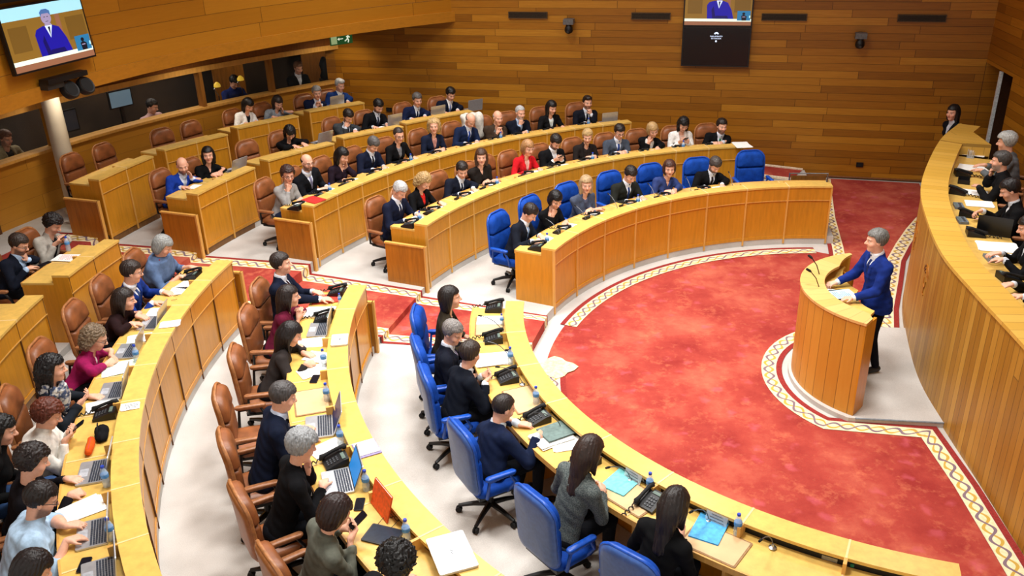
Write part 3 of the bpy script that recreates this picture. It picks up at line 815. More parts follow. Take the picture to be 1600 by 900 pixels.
def np_mesh(name, parts, mats, colors=None):
    vs = []; qs = []; o = 0
    for v, q in parts: vs.append(v); qs.append(q+o); o += len(v)
    v = np.concatenate(vs); q = np.concatenate(qs)
    me = bpy.data.meshes.new(name)
    me.vertices.add(len(v)); me.vertices.foreach_set('co', v.ravel())
    me.loops.add(len(q)*4); me.loops.foreach_set('vertex_index', q.ravel())
    me.polygons.add(len(q)); me.polygons.foreach_set('loop_start', np.arange(0, len(q)*4, 4, dtype=np.int32))
    try: me.polygons.foreach_set('loop_total', np.full(len(q), 4, np.int32))
    except Exception: pass
    me.polygons.foreach_set('use_smooth', np.ones(len(q), bool))
    for m in (mats if isinstance(mats, list) else [mats]): me.materials.append(m)
    if colors is not None:
        at = me.color_attributes.new('Col', 'FLOAT_COLOR', 'POINT')
        at.data.foreach_set('color', np.concatenate([colors, np.ones((len(v), 1), F4)], 1).astype(F4).ravel())
    me.update(calc_edges=True); me.validate()
    return me
def add_child(name, me, parent, label=None):
    o = bpy.data.objects.new(name, me); COL.objects.link(o); o.parent = parent
    if label: o['label'] = label
    return o
def rotm(yaw, pitch, tilt):
    """head frame: yaw to the left, pitch down, tilt to the right shoulder (degrees)"""
    y, p, t = R(yaw), R(-pitch), R(tilt)
    M = Matrix.Rotation(y, 3, 'Z') @ Matrix.Rotation(p, 3, 'X') @ Matrix.Rotation(t, 3, 'Y')
    return np.array(M, F4)
SKIN = {'light': (226,170,142), 'pale': (232,184,160), 'tan': (204,146,112), 'dark': (150,98,70)}

def head_sdf(Q, neck_to, sex):
    j = .93 if sex == 'f' else 1.0
    d = ell(Q, (0,-.015,.03), (.077,.097,.090))
    d = smin(d, ell(Q, (0,.022,-.045), (.059*j,.066,.074)), .03)
    d = smin(d, ell(Q, (0,.060,-.098), (.027*j,.022,.020)), .03)
    for s in (-1, 1):
        d = smin(d, ell(Q, (s*.040,.055,-.03), (.026,.028,.026)), .02)
        d = smin(d, rcone(Q, (s*.012,.083,.025), (s*.045,.070,.026), .010, .009), .012)
    for s in (-1, 1): d = smax(d, -ell(Q, (s*.032,.094,.004), (.017,.016,.011)), .010)
    for s in (-1, 1): d = smin(d, ell(Q, (s*.032,.074,.004), (.0125,.0125,.0125)), .003)
    d = smin(d, rcone(Q, (0,.080,.018), (0,.108,-.022), .008, .0135), .010)
    for s in (-1, 1): d = smin(d, ell(Q, (s*.013,.096,-.027), (.009,.010,.008)), .006)
    d = smin(d, ell(Q, (0,.083,-.054), (.022,.010,.0065)), .004)
    d = smin(d, ell(Q, (0,.082,-.066), (.020,.010,.0075)), .004)
    for s in (-1, 1): d = smin(d, ell(Q, (s*.078,-.008,-.004), (.010,.021,.033)), .006)
    d = smin(d, rcone(Q, (0,-.022,-.06), neck_to, .052 if sex == 'm' else .045, .056 if sex == 'm' else .049), .03)
    return d
def head_colors(Q, base, lips, beard, brow, stub):
    c = np.tile(np.array(lin(base), F4), (len(Q), 1))
    def blend(m, col, k=1.0):
        m = (np.clip(m, 0, 1)*k)[:, None]
        c[:] = c*(1-m)+np.array(lin(col), F4)*m
    if stub: blend(np.clip((Q[:,2]-.02+.35*np.maximum(Q[:,1], 0)*0)/.03, 0, 1)*(Q[:,1] < .05+.2*(Q[:,2]-.08)), stub, .5)
    ch = np.exp(-(((np.abs(Q[:,0])-.042)/.02)**2+((Q[:,2]+.028)/.022)**2))*(Q[:,1] > .03)
    blend(ch, (214,128,108), .35)
    lp = np.exp(-((Q[:,0]/.021)**4+((Q[:,2]+.060)/.0105)**4))*(Q[:,1] > .07); blend(lp, lips, .9)
    ml = np.exp(-((Q[:,0]/.02)**4+((Q[:,2]+.060)/.003)**2))*(Q[:,1] > .07); blend(ml, (90,38,34), .8)
    if beard:
        m = (1/(1+np.exp((Q[:,2]+.040-.30*np.maximum(0, .03-Q[:,1]))/.006)))*(Q[:,1] > -.03)*np.clip((Q[:,2]+.128)/.012, 0, 1)*np.clip((Q[:,1]-.0+.02)/.02, 0, 1)
        m = np.maximum(m*(1-lp), np.exp(-((Q[:,0]/.028)**4+((Q[:,2]+.046)/.006)**2))*(Q[:,1] > .07))
        blend(m, beard, .85)
    b = np.exp(-(((np.abs(Q[:,0])-.032)/.019)**4+((Q[:,2]-.0265+.12*np.abs(np.abs(Q[:,0])-.03))/.006)**2))*(Q[:,1] > .05); blend(b, brow, .85)
    for s in (-1, 1):
        e = np.stack([(Q[:,0]-s*.032)/.0135, (Q[:,2]-.004)/.0085], 1); r = (e**2).sum(1)
        fr = Q[:,1] > .068
        blend((1/(1+np.exp((r-1)*6)))*fr, (228,222,216), .9)
        i = (((Q[:,0]-s*.032)/.0075)**2+((Q[:,2]-.004)/.0078)**2); blend((1/(1+np.exp((i-1)*6)))*fr, (44,30,22), .95)
        l = np.exp(-(((Q[:,0]-s*.032)/.016)**4+((Q[:,2]-.0135)/.0035)**2))*fr; blend(l, (50,30,24), .7)
    return c
def hair_sdf(Q, style):
    sk = ell(Q, (0,-.016,.032), (.079,.099,.091))
    x, y, z = Q[:,0], Q[:,1], Q[:,2]
    ang = np.arctan2(x, -y+.0)
    st = .0035*np.sin(ang*26+z*30)+.0025*np.sin(ang*47-z*50+1.3)
    wx = x+.012*np.sin(y*70+z*40); wy = y+.012*np.sin(z*65+x*50); wz = z+.012*np.sin(x*60+y*45)
    curl = .008*np.sin(wx*120+1)*np.sin(wy*110+2)*np.sin(wz*115)+.008*np.sin(wx*205+wz*60)*np.sin(wy*190+1)+.004*np.sin(wx*300)*np.sin(wz*310)
    face = np.minimum(.064-z, y-(.004+.42*z))             # >0 in the face opening
    nape = lambda s, o: (o+s*y)-z                          # >0 below the nape line
    ax = np.abs(x)
    if style == 'short':
        d = smax(np.maximum(sk-.011-.008*np.clip(z/.1, 0, 1)+st, nape(.50, -.022)), np.minimum(.066-z, y-(.012+.42*z)), .012)
    elif style == 'quiff':
        d = smin(sk-.011+st, ell(Q, (0,.045,.105), (.060,.055,.030))+st, .03)
        d = smax(np.maximum(d, nape(.50, -.022)), np.minimum(.070-z, y-(.012+.42*z)), .012)
    elif style == 'full':
        d = smax(np.maximum(sk-.020-.012*np.clip(z/.1, 0, 1)+st*1.3+curl*.25, nape(.48, -.034)), np.minimum(.066-z, y-(.014+.40*z)), .012)
    elif style == 'crop':
        d = smax(np.maximum(sk-.006+st*.6, nape(.50, -.018)), np.minimum(.070-z, y-(.008+.42*z)), .010)
    elif style == 'fringe':                                 # bald crown, hair round the sides
        d = np.maximum(np.maximum(sk-.006+st*.6, nape(.50, -.022)), np.minimum(.2-z, y-(.0+.1*z)))
        d = np.maximum(d, z-.045-.35*np.minimum(0, y+.02)*-.2)
    elif style == 'curlyshort':
        d = smax(np.maximum(sk-.026+curl, nape(.45, -.040)), np.minimum(.070-z, y-(.010+.42*z)), .012)
    elif style == 'curly':
        b = smin(ell(Q, (0,-.03,.02), (.115,.118,.115)), ell(Q, (0,-.04,-.06), (.125,.10,.09)), .04)+curl*1.25
        d = smax(b, np.minimum(.068-z, y-(.018+.30*z)), .015)
    elif style == 'afro':
        d = smax(ell(Q, (0,-.03,.035), (.125,.125,.118))+curl*1.4, np.minimum(.070-z, y-(.018+.30*z)), .015)
    elif style == 'bob':
        b = smin(sk-.016, ell(Q, (0,-.028,-.035), (.100,.092,.10)), .04)+st
        b = np.maximum(b, -.128-z)
        d = smax(b, np.minimum(.058-z, y-(.030+.18*z)), .012)
    elif style == 'mid':
        b = smin(sk-.016, ell(Q, (0,-.040,-.05), (.098,.080,.13)), .05)+st*.7
        b = np.maximum(b, -.185-z)
        d = smax(b, np.minimum(.060-z, y-(.020+.20*z)), .012)
    elif style in ('long', 'wavy'):
        b = smin(sk-.015, ell(Q, (0,-.035,-.03), (.096,.082,.10)), .04)
        b = smin(b, rcone(Q, (0,-.065,-.04), (0,-.105,-.30), .072, .062), .05)
        for s in (-1, 1): b = smin(b, rcone(Q, (s*.074,-.012,-.03), (s*.082,.050,-.27), .030, .031), .03)
        b = b+(st*.55+.0015*np.sin(ang*90) if style == 'long' else st*.7+curl*.8)
        d = smax(b, np.minimum(.058-z, y-(.024+.16*z)), .012)
        d = np.maximum(d, smin(.30+z*0-0-(-z)*0-.3-(z+.34), np.full_like(z, -9), .01)) if False else d
    elif style == 'tied':
        d = smax(np.maximum(sk-.012+st, nape(.45, -.03)), np.minimum(.060-z, y-(.022+.30*z)), .012)
        d = smin(d, rcone(Q, (0,-.105,.0), (0,-.125,-.16), .030, .018)+st, .02)
    else: d = sk+1
    return d
def hand_parts(W, D, Nn, side, curl, h=.0072, ax=None):
    """wrist W, finger direction D, palm normal Nn; returns a meshed hand with five bent fingers"""
    D = unit(D); Nn = unit(np.asarray(Nn, F4)-D*float(np.dot(Nn, D))); T = unit(np.cross(Nn, D))*side
    W = np.asarray(W, F4); prim = []
    L = [.92, 1.0, .95, .76]
    for i in range(4):
        o = (.030-.020*i)
        K = W+D*(.088-.004*abs(i-1.2))+T*o
        prim.append((W+D*.012+T*o*.55, K, .0165, .0115, .014))
        a = curl*(.8+.12*i); d1 = D*math.cos(a)+Nn*math.sin(a); a2 = a*2.1; d2 = D*math.cos(a2)+Nn*math.sin(a2)
        M = K+d1*.040*L[i]; prim.append((K, M, .0098, .0088, .004)); prim.append((M, M+d2*.038*L[i], .0088, .0070, .003))
    t0 = W+D*.028+T*.026; t1 = t0+(D*.62+T*.72+Nn*.18)*.042; t2 = t1+unit(D*.9+T*.25+Nn*.3)*.034
    prim += [(W+D*.012, t0, .017, .016, .012), (t0, t1, .0140, .0105, .008), (t1, t2, .0102, .0082, .003)]
    ax = D if ax is None else ax
    prim.append((W-ax*.055, W, .0235, .0225, .012)); prim.append((W, W+D*.02, .0225, .0225, .014))
    pts = np.array([p for q in prim for p in q[:2]])
    P, n, lo, hh = grid(pts.min(0)-.03, pts.max(0)+.03, h)
    d = None
    for a, b, ra, rb, k in prim:
        e = rcone(P, a, b, ra, rb); d = e if d is None else smin(d, e, k)
    return nets(d, n, lo, hh)
def ik(S, W, l1, l2, pole):
    S = np.asarray(S, F4); W = np.asarray(W, F4); v = W-S; d = float(np.linalg.norm(v))
    dm = (l1+l2)*.985
    if d > dm: W = S+v/d*dm; v = W-S; d = dm
    a = (l1*l1-l2*l2+d*d)/(2*d); hh = math.sqrt(max(1e-6, l1*l1-a*a)); u = v/d
    p = np.asarray(pole, F4); p = unit(p-u*float(p @ u))
    return S+u*a+p*hh, W
TABLE = .745
POSES = {  # (hand, palm normal, finger direction, curl) for right and left; 'H' = relative to the head
 'desk':   (((.13,.44,.775), (0,0,-1), (-.35,1,-.05), .35), ((-.13,.44,.775), (0,0,-1), (.35,1,-.05), .35)),
 'type':   (((.085,.42,.80), (0,0,-1), (-.15,1,-.1), .45), ((-.085,.42,.80), (0,0,-1), (.15,1,-.1), .45)),
 'clasp':  (((.045,.40,.79), (-.8,0,-.5), (-.8,.7,.1), .75), ((-.045,.40,.79), (.8,0,-.5), (.8,.7,.1), .75)),
 'fold':   (((-.10,.36,.785), (0,0,-1), (-1,.1,0), .4), ((.10,.33,.80), (0,0,-1), (1,.25,0), .4)),
 'chinR':  ((('H',.030,.098,-.150), (-.3,-.6,.5), (-.35,.15,1), 1.0), ((-.02,.38,.785), (0,0,-1), (1,.35,0), .4)),
 'chinL':  (((.02,.38,.785), (0,0,-1), (-1,.35,0), .4), (('H',-.030,.098,-.150), (.3,-.6,.5), (.35,.15,1), 1.0)),
 'cheekR': ((('H',.09,.055,-.155), (-.9,-.3,.1), (-.05,-.1,1), .5), ((-.10,.40,.78), (0,0,-1), (.5,1,0), .4)),
 'cheekL': (((.10,.40,.78), (0,0,-1), (-.5,1,0), .4), (('H',-.09,.055,-.155), (.9,-.3,.1), (.05,-.1,1), .5)),
 'browR':  ((('H',.07,.10,-.09), (-.6,-.8,0), (-.5,0,1), .6), ((-.10,.40,.78), (0,0,-1), (.5,1,0), .4)),
 'pray':   ((('H',.03,.10,-.20), (-1,-.2,.1), (-.3,.2,1), .8), (('H',-.03,.10,-.20), (1,-.2,.1), (.3,.2,1), .8)),
 'phone':  (((.05,.34,.86), (-.4,-.5,.7), (-.4,.75,.5), .7), ((-.06,.35,.85), (.4,-.5,.7), (.4,.75,.5), .7)),
 'phoneR': (((.06,.38,.88), (-.3,-.3,.9), (-.4,.75,.5), .7), ((-.13,.42,.775), (0,0,-1), (.35,1,-.05), .35)),
 'write':  (((.12,.45,.785), (-.5,0,-.8), (-.4,.9,-.2), .8), ((-.10,.40,.775), (0,0,-1), (.6,.9,0), .3)),
 'reach':  (((.10,.56,.80), (-.2,0,-1), (-.1,1,0), .4), ((-.10,.40,.79), (0,0,-1), (.4,1,0), .4)),
 'lap':    (((.12,.30,.62), (0,0,-1), (-.4,1,-.2), .5), ((-.12,.30,.62), (0,0,-1), (.4,1,-.2), .5)),
 'lectern':(((.22,.43,1.06), (0,0,-1), (-.2,1,-.05), .5), ((-.18,.45,1.055), (0,0,-1), (.2,1,-.05), .45)),
 'stand':  (((.21,.08,.84), (-1,0,0), (0,.25,-1), .4), ((-.21,.08,.84), (1,0,0), (0,.25,-1), .4)),
}
def person(label, loc, rz, head, yaw=0, pitch=18, tilt=0, pose='desk', fit='suit', c=(24,30,52), c2=(214,220,232), c3=None,
           hair=('short', (40,28,22)), skin='light', sex='m', glasses=False, beard=None, girth=1.0, h=.015, stand=False, legs=(22,24,32),
           group=None, stub=None, scarf=None, neck=None, hz=.0, mat=None, dz=0.0, legbend=0.0, watch=False, front=False):
    body_parts = []
    Hc = np.array(head, F4); Rh = rotm(yaw, pitch, tilt)
    hip = V3(0, -.02, (.93 if stand else .50)+hz)
    Rn = rotm(yaw*.3, pitch*.45, tilt*.4)
    N = Hc+Rn @ V3(0, -.040, -.165)
    t = unit(N-hip); s = unit(np.cross(V3(0,1,0), t)) if True else None
    s = unit(V3(1,0,0)-t*float(t[0])); tw = R(yaw*.18); s = unit(s*math.cos(tw)+np.cross(t, s)*math.sin(tw)); f = unit(np.cross(t, s))
    sw = (.194 if sex == 'm' else .166)*(.5+.5*girth)
    SR, SL = N+s*sw-t*.098-f*.01, N-s*sw-t*.098-f*.01
    P0 = POSES[pose]; hands = []
    for i, (sd, S) in enumerate(((1, SR), (-1, SL))):
        q, nn, dd, cu = P0[i]
        if q[0] == 'H': W = Hc+Rh @ V3(*q[1:]); W = W-unit(V3(*dd))*.0
        else: W = V3(*q); W[2] += dz*(1 if W[2] > .7 else 0)
        # wrist sits behind the fingers
        dd = unit(V3(*dd)); W = W-dd*.06
        E, W = ik(S, W, .285, .255, V3(sd*.55, -.35, -.75) if not stand else V3(sd*.35, -.8, -.3))
        if not stand and E[2] < TABLE+.045+dz and E[1] > .26 and W[2] > TABLE: E[2] = TABLE+.045+dz
        hands.append((sd, S, E, W, dd, V3(*nn), cu))
    # ---- common grid for trunk and arms
    pts = np.array([hip, N]+[x for hd in hands for x in hd[1:4]])
    lo = pts.min(0)-.19; hi = pts.max(0)+.16; lo[2] = hip[2]-(.30 if stand else .17)
    P, n, lo, h = grid(lo, hi, h)
    q = P-N; a = q @ s; b = q @ f; cc = q @ t
    Lt = float(np.linalg.norm(N-hip))
    fem = sex == 'f'
    A = a/((1.60 if not fem else 1.40)); tt = np.clip((cc+Lt)/Lt, 0, 1)
    rad = np.interp(tt, [0,.28,.55,.80,1.0], ([.128,.118,.126,.122,.085] if not fem else [.130,.102,.108,.106,.075])).astype(F4)*girth+(.026*np.clip(1-tt/.3,0,1) if stand else 0)
    zz = np.clip(cc, -Lt-(.22 if stand else 0), -.12)
    trunk = np.sqrt(A*A+(b/(.99))**2+(cc-zz)**2)-rad
    trunk = smin(trunk, rcone(P, SR+t*.005, SL+t*.005, .052*girth**.5, .052*girth**.5), .06)
    for S in (SR, SL): trunk = smin(trunk, rcone(P, N-t*.012, S+(N-S)*.12+t*.008, .048, .046), .04)
    if fem:
        for sg in (-1, 1): trunk = smin(trunk, np.linalg.norm(q-(s*sg*.062+f*.082-t*.20), axis=1)-.056, .05)
    if girth > 1.08: trunk = smin(trunk, np.linalg.norm(q-(f*.075-t*(Lt*.70)), axis=1)-.115*girth, .08)
    arm = None
    k = 1.22 if not fem else 1.06
    for sd, S, E, W, dd, nn, cu in hands:
        e = np.minimum(rcone(P, S, E, .058*k*girth**.4, .046*k), rcone(P, E, W, .046*k, .034*k))
        e = smin(e, rcone(P, E, E+(W-E)*.3, .047*k, .043*k), .02)
        arm = e if arm is None else np.minimum(arm, e)
    fold = .0035*np.sin(P[:,2]*70+P[:,0]*30+P[:,1]*24)+.003*np.sin(P[:,0]*62-P[:,1]*55+P[:,2]*33)
    both = smin(trunk, arm, .035)+fold*.55
    # garment openings
    if fit in ('suit', 'blazer', 'open'):
        vb = {'suit': -.26, 'blazer': -.30, 'open': -.60}[fit]
        w = np.interp(cc, [vb, 0, .06], [.004 if fit != 'open' else .035, .066, .08]).astype(F4)
        wedge = np.maximum(np.maximum(np.abs(a)-w, -b+.02), vb-cc)
        lap = (np.abs(a)-w < .052) & (cc > vb-.02) & (b > 0) & (cc < -.02)
        d = both-np.where(lap, .009, 0).astype(F4)
        J = np.maximum(d, -wedge)
        J = smin(J, np.maximum(np.maximum(rcone(P, N-t*.05-f*.01, N+t*.03-f*.005, .078, .070), cc-.022), -wedge), .02); J = np.maximum(J, cc-.018-.25*np.maximum(0, -b))
    elif fit in ('shirt', 'sweater', 'knit', 'dress', 'poncho'):
        top = {'shirt': .03, 'sweater': .035, 'knit': .05, 'dress': -.02, 'poncho': .02}[fit]
        J = np.maximum(both, cc-top)
        if fit in ('dress', 'shirt'):
            w = np.interp(cc, [-.13, 0, .06], [.002, .05, .07]).astype(F4)
            J = np.maximum(J, -np.maximum(np.maximum(np.abs(a)-w, -b+.02), -.13-cc))
        if fit in ('knit', 'sweater', 'shirt'):
            J = smin(J, np.maximum(rcone(P, N-t*.03, N+t*.055+f*.01, .066, .060), cc-(.06 if fit != 'shirt' else .045)+.3*np.maximum(0, b-.02)), .02)
        if fit == 'poncho':
            J = smin(J, np.maximum(np.sqrt((a/1.75)**2+(b/1.15)**2+np.minimum(0, cc+.20)**2)-(.10+.22*np.clip(-cc, 0, .5)), np.maximum(-.40-cc, cc-.0)), .05)
    # sleeves stop before the wrist
    for sd, S, E, W, dd, nn, cu in hands:
        ax = unit(W-E); cuff = .020 if fit not in ('shirt', 'poncho') else .125
        cutp = W-ax*cuff
        near = rcone(P, E+(W-E)*.35, W+ax*.10, .075, .075)
        J = np.maximum(J, np.where(near < .0, (P-cutp) @ ax, -1))
    if stand: J = np.maximum(J, -Lt-.11-cc)
    M1 = mat or cloth(c)
    root = None
    hb = max(h*1.5, .022)
    # ---- body: head and neck, hands, and the trunk and legs under the clothes
    HS = 1.06; Rs = Rh*F4(HS)
    Nh = Rh.T @ (N-t*.05-Hc)/HS
    hh = .0085 if h < .0165 else .0095
    Q, nq, lq, hq = grid((-.10,-.13,min(-.20, float(Nh[2])-.03)), (.10,.135,.135), hh)
    dh = head_sdf(Q, Nh, sex); vh, qh = nets(dh, nq, lq, hq)
    hc = hair[1] if hair else (60,50,44)
    col = head_colors(vh, SKIN[skin], (190,92,88) if not fem else (188,64,66), beard, tuple(x*.6 for x in hc) if sum(hc) < 400 else (150,140,130), stub)
    parts = [(vh @ Rs.T+Hc, qh)]; cols = [col]; base = np.array(lin(SKIN[skin]), F4)
    for sd, S, E, W, dd, nn, cu in hands:
        v, qd = hand_parts(W, dd, nn, sd, cu, .0075 if h < .0165 else .0088, unit(W-E))
        parts.append((v, qd)); cols.append(np.tile(base*F4(.97), (len(v), 1)))
    # legs
    legp = []
    if stand:
        for sd in (-1, 1):
            hipj = hip+V3(sd*.088, 0, -.02); kn = V3(sd*.10, .03+legbend, .50+hz); an = V3(sd*.115, -.02+legbend*.4+sd*.05, .09)
            legp += [(hipj, kn, .092*girth, .064, 'L'), (kn, an, .062, .045, 'L'), (an+V3(0,-.03,-.045), an+V3(sd*.02,.15,-.06), .042, .034, 'S')]
    else:
        for sd in (-1, 1):
            hipj = hip+V3(sd*.085, .0, -.0); kn = V3(sd*.115, .43, .505); an = V3(sd*.12, .36+sd*.04, .10)
            legp += [(hipj, kn, .088*girth**.5, .064, 'L'), (kn, an, .062, .045, 'L'), (an+V3(0,-.03,-.05), an+V3(sd*.02,.16,-.062), .042, .034, 'S')]
    lp = np.array([x for q_ in legp for x in q_[:2]])
    PL, nl, ll, hl = grid(lp.min(0)-.12, lp.max(0)+.12, max(.017, h*1.15))
    dl = ell(PL, hip+V3(0,-.01,.0), (.17*girth, .125*girth, .12))
    for x in legp:
        if x[4] == 'L': dl = smin(dl, rcone(PL, *x[:4]), .03)
    dshoe = [np.maximum(rcone(PL, *x[:4]), .006-PL[:,2]) for x in legp if x[4] == 'S']
    # bare trunk under the clothes, coarse
    Pc, nc, lc, hcz = grid(lo, hi, .030)
    qc = Pc-N; ac = (qc @ s)/1.25; bc = qc @ f; c3_ = qc @ t
    dt = np.sqrt(ac*ac+bc*bc+(c3_-np.clip(c3_, -Lt, -.13))**2)-.085*girth
    dt = smin(dt, rcone(Pc, SR, SL, .04, .04), .06)
    for sd, S, E, W, dd, nn, cu in hands: dt = smin(dt, np.minimum(rcone(Pc, S, E, .040, .034), rcone(Pc, E, W, .034, .028)), .03)
    vt, qt = nets(dt, nc, lc, hcz); parts.append((vt, qt)); cols.append(np.tile(base, (len(vt), 1)))
    if fit in ('shirt', 'poncho'):                     # bare forearms, fine
        for sd, S, E, W, dd, nn, cu in hands:
            Pf, nf, lf_, hf = grid(np.minimum(E, W)-.05, np.maximum(E, W)+.05, .011)
            v, qd = nets(smin(rcone(Pf, E, W, .040*k, .027), rcone(Pf, E, E+(W-E)*.4, .042*k, .038*k), .02), nf, lf_, hf)
            parts.append((v, qd)); cols.append(np.tile(base, (len(v), 1)))
    me = np_mesh('person', parts, skinmat(), np.concatenate(cols))
    root = bpy.data.objects.new('person', me); COL.objects.link(root)
    root.location = loc; root.rotation_euler = (0,0,rz)
    tag(root, label, 'person', group)
    names = {'suit': 'jacket', 'blazer': 'jacket', 'open': 'jacket', 'shirt': 'shirt', 'sweater': 'sweater', 'knit': 'sweater', 'dress': 'blouse', 'poncho': 'poncho'}
    add_child(names[fit], np_mesh(names[fit], [nets(J, n, lo, h)], M1), root)
    if fit in ('suit', 'blazer', 'open'):
        Sx = np.maximum(np.maximum(trunk+.010, np.abs(a)-.125), np.maximum(-b+.0, -.42-cc))
        if fit == 'suit' or c3:
            col_ = np.maximum(rcone(P, N-t*.03, N+t*.05+f*.008, .064*k, .060*k), np.maximum(cc-.040+.25*b, -.05-cc))
            Sx = np.minimum(np.maximum(Sx, cc-.02), col_)
        else:
            w = np.interp(cc, [-.10, 0, .06], [.03, .075, .09]).astype(F4)
            Sx = np.maximum(Sx, np.where((cc > -.11) & (b > 0), w-np.abs(a)*1.0-.0, -1)*0+np.maximum(cc+.075-.5*np.abs(a), -1))
        if fit == 'suit':
            for sd, S, E, W, dd, nn, cu in hands:
                ax = unit(W-E); Sx = np.minimum(Sx, rcone(P, W-ax*.035, W-ax*.008, .0365*min(k, 1.08), .034*min(k, 1.08)))
        nm = 'shirt' if fit == 'suit' else 'top'
        pv = nets(Sx, n, lo, h)
        if len(pv[0]): add_child(nm, np_mesh(nm, [pv], cloth(c2, .8)), root)
    if c3 and fit in ('suit',):
        tw_ = np.interp(cc, [-.44, -.38, -.03, .0, .03], [.006, .036, .019, .022, .018]).astype(F4)
        T = np.maximum(np.maximum(trunk-.000, np.abs(a)-tw_), np.maximum(-b+.02, -.44-cc)); T = np.maximum(T, cc-.0)
        T = smin(T, ell(q @ np.stack([s, f, t], 1), (0,.072,.0), (.018,.014,.018)), .01)
        pv = nets(T, n, lo, h)
        if len(pv[0]): add_child('tie', np_mesh('tie', [pv], cloth(c3, .6)), root)
    add_child('trousers', np_mesh('trousers', [nets(dl, nl, ll, hl)], cloth(legs)), root)
    for ds in dshoe: add_child('shoe', np_mesh('shoe', [nets(ds, nl, ll, hl)], plain('shoe_leather', (22,20,20), .4)), root)
    if hair and hair[0] != 'none':
        st = hair[0]; long_ = st in ('long', 'wavy')
        lo_ = (-.16,-.20,-.40 if long_ else (-.22 if st in ('bob', 'curly', 'tied', 'mid') else -.12)); hi_ = (.16,.13,.17)
        Qh, nh, lh, hhh = grid(lo_, hi_, .0078 if h < .014 else .0105)
        dv = hair_sdf(Qh, st)
        if long_:
            # strands hang down instead of following a bowed head
            fall = np.clip((-.06-Qh[:,2])/.2, 0, 1)
        v, qd = nets(dv, nh, lh, hhh)
        if len(v):
            w = v @ Rs.T
            if long_:
                k_ = np.clip((-.05-v[:,2])/.12, 0, 1)[:, None]; R2 = rotm(yaw*.75, pitch*.35, tilt*.4)*F4(HS)
                w = w*(1-k_)+(v @ R2.T)*k_
            add_child('hair', np_mesh('hair', [(w+Hc, qd)], hairmat(hair[1])), root)
    if glasses:
        g = MB()
        for sg in (-1, 1):
            g.tube([Hc+Rs @ V3(sg*.033+.021*math.cos(x), .098, .002+.016*math.sin(x)) for x in [2*PI*i/12 for i in range(13)]], .0026, 5)
            g.tube([Hc+Rs @ V3(sg*.054, .096, .006), Hc+Rs @ V3(sg*.080, .02, .010), Hc+Rs @ V3(sg*.082,-.015,.004)], .0024, 5)
        g.tube([Hc+Rs @ V3(-.012,.099,.004), Hc+Rs @ V3(.012,.099,.004)], .0026, 5)
        g.build('glasses', M_BLACK, root)
    if scarf:
        g = MB(); 
        for i_, (rr, zz_, th) in enumerate(((.088,.0,.030), (.096,-.035,.032), (.085,.03,.024))):
            g.tube([N+s*(rr*math.cos(x))+f*(rr*math.sin(x)*.9+.012)+t*(zz_+.012*math.sin(3*x+i_)-.03*max(0, math.sin(x))) for x in [2*PI*i/20 for i in range(21)]], th, 8, False)
        g.tube([N+f*.095-t*.02+s*.03, N+f*.125-t*.14+s*.05, N+f*.135-t*.27+s*.04], [.035,.045,.03], 8)
        g.tube([N+f*.095-t*.02-s*.03, N+f*.125-t*.12-s*.03, N+f*.135-t*.24-s*.02], [.035,.04,.03], 8)
        g.build('scarf', scarf, root, 80)
    if neck:
        g = MB(); 
        for r_, dn in ((.075,.15), (.07,.20)):
            for i in range(15):
                x = PI*(i/14); p = N+s*(r_*math.cos(x)*1.0)+f*(.04+.072*math.sin(x)+ .02*math.sin(x))-t*(dn*math.sin(x)**1.0-.005)
                g.lathe([(.002,-.010), (.010,-.004), (.010,.004), (.002,.010)], p, 6)
        g.build('bead_necklace', plain('red_beads', neck, .3), root, 60)
    return root
# ================================================================== small things; local +y points away from the sitter
def slab(m, w, d, h, z=0.0, r=.006, cx=0, cy=0):
    return m.prism([(cx+a, cy+b) for a, b in rrect(w, d, r, 2)], z, z+h)
M_PAPER = plain('paper_white', (238,238,234), .8, 0, .02)
M_INK = plain('print_ink', (90,92,100), .8); M_REDINK = plain('print_red', (200,60,60), .8)
M_SILVER = plain('laptop_silver', (188,190,194), .3, .6, .03); M_KEYS = plain('keyboard_keys', (52,58,70), .5)
M_BOTTLE = clear('bottle_plastic', (200,222,238), .38, .08); M_CAP = plain('bottle_cap_blue', (30,62,170), .4)
M_LABEL = plain('bottle_label', (70,130,190), .5); M_PAD = wood('desk_pad_leather', (208,174,128), .05, .55, (1,1,1))
M_PADEDGE = plain('desk_pad_edge', (150,112,70), .6)
M_CORD = plain('cord_black', (20,20,22), .5); M_KEYL = plain('phone_keys', (64,66,70), .5); M_LCD = plain('phone_display', (96,112,104), .3)
def top(name, label, cat, group=None): return empty(name, label, cat, (0,0,0), 0, group)
def mk_papers(label, n=4, print_=0, s=1.0, tint=None, rng=None):
    rng = random.Random(hash(label) % 9999 if False else sum(map(ord, label)))
    m = MB(); w, d = .205*s, .285*s
    for i in range(min(n, 6)):
        a = rng.uniform(-.09, .09) if i else 0; ox, oy = (rng.uniform(-.012, .012), rng.uniform(-.012, .012)) if i else (0, 0)
        h = .0016*max(1, n/6)
        m.box((ox, oy, .001+h*(i+.5)), (w, d, h*.96), a)
    zt = .001+.0016*max(1, n/6)*min(n, 6)+.0006
    mat = M_PAPER if not tint else plain('paper_tint_%d_%d_%d' % tint, tint, .8, 0, .02)
    o = m.build('sheet_of_paper' if n <= 2 else 'paper_sheets', mat)
    tag(o, label, 'papers')
    if print_:
        t = MB()
        for k in range(9):
            L = w*(.75 if k % 4 else .45); t.box((-(w*.8-L)/2*.9, d*.38-k*d*.082, zt), (L, .005, .0006))
        t.build('printed_lines', M_INK if print_ == 1 else M_REDINK, o)
    return o
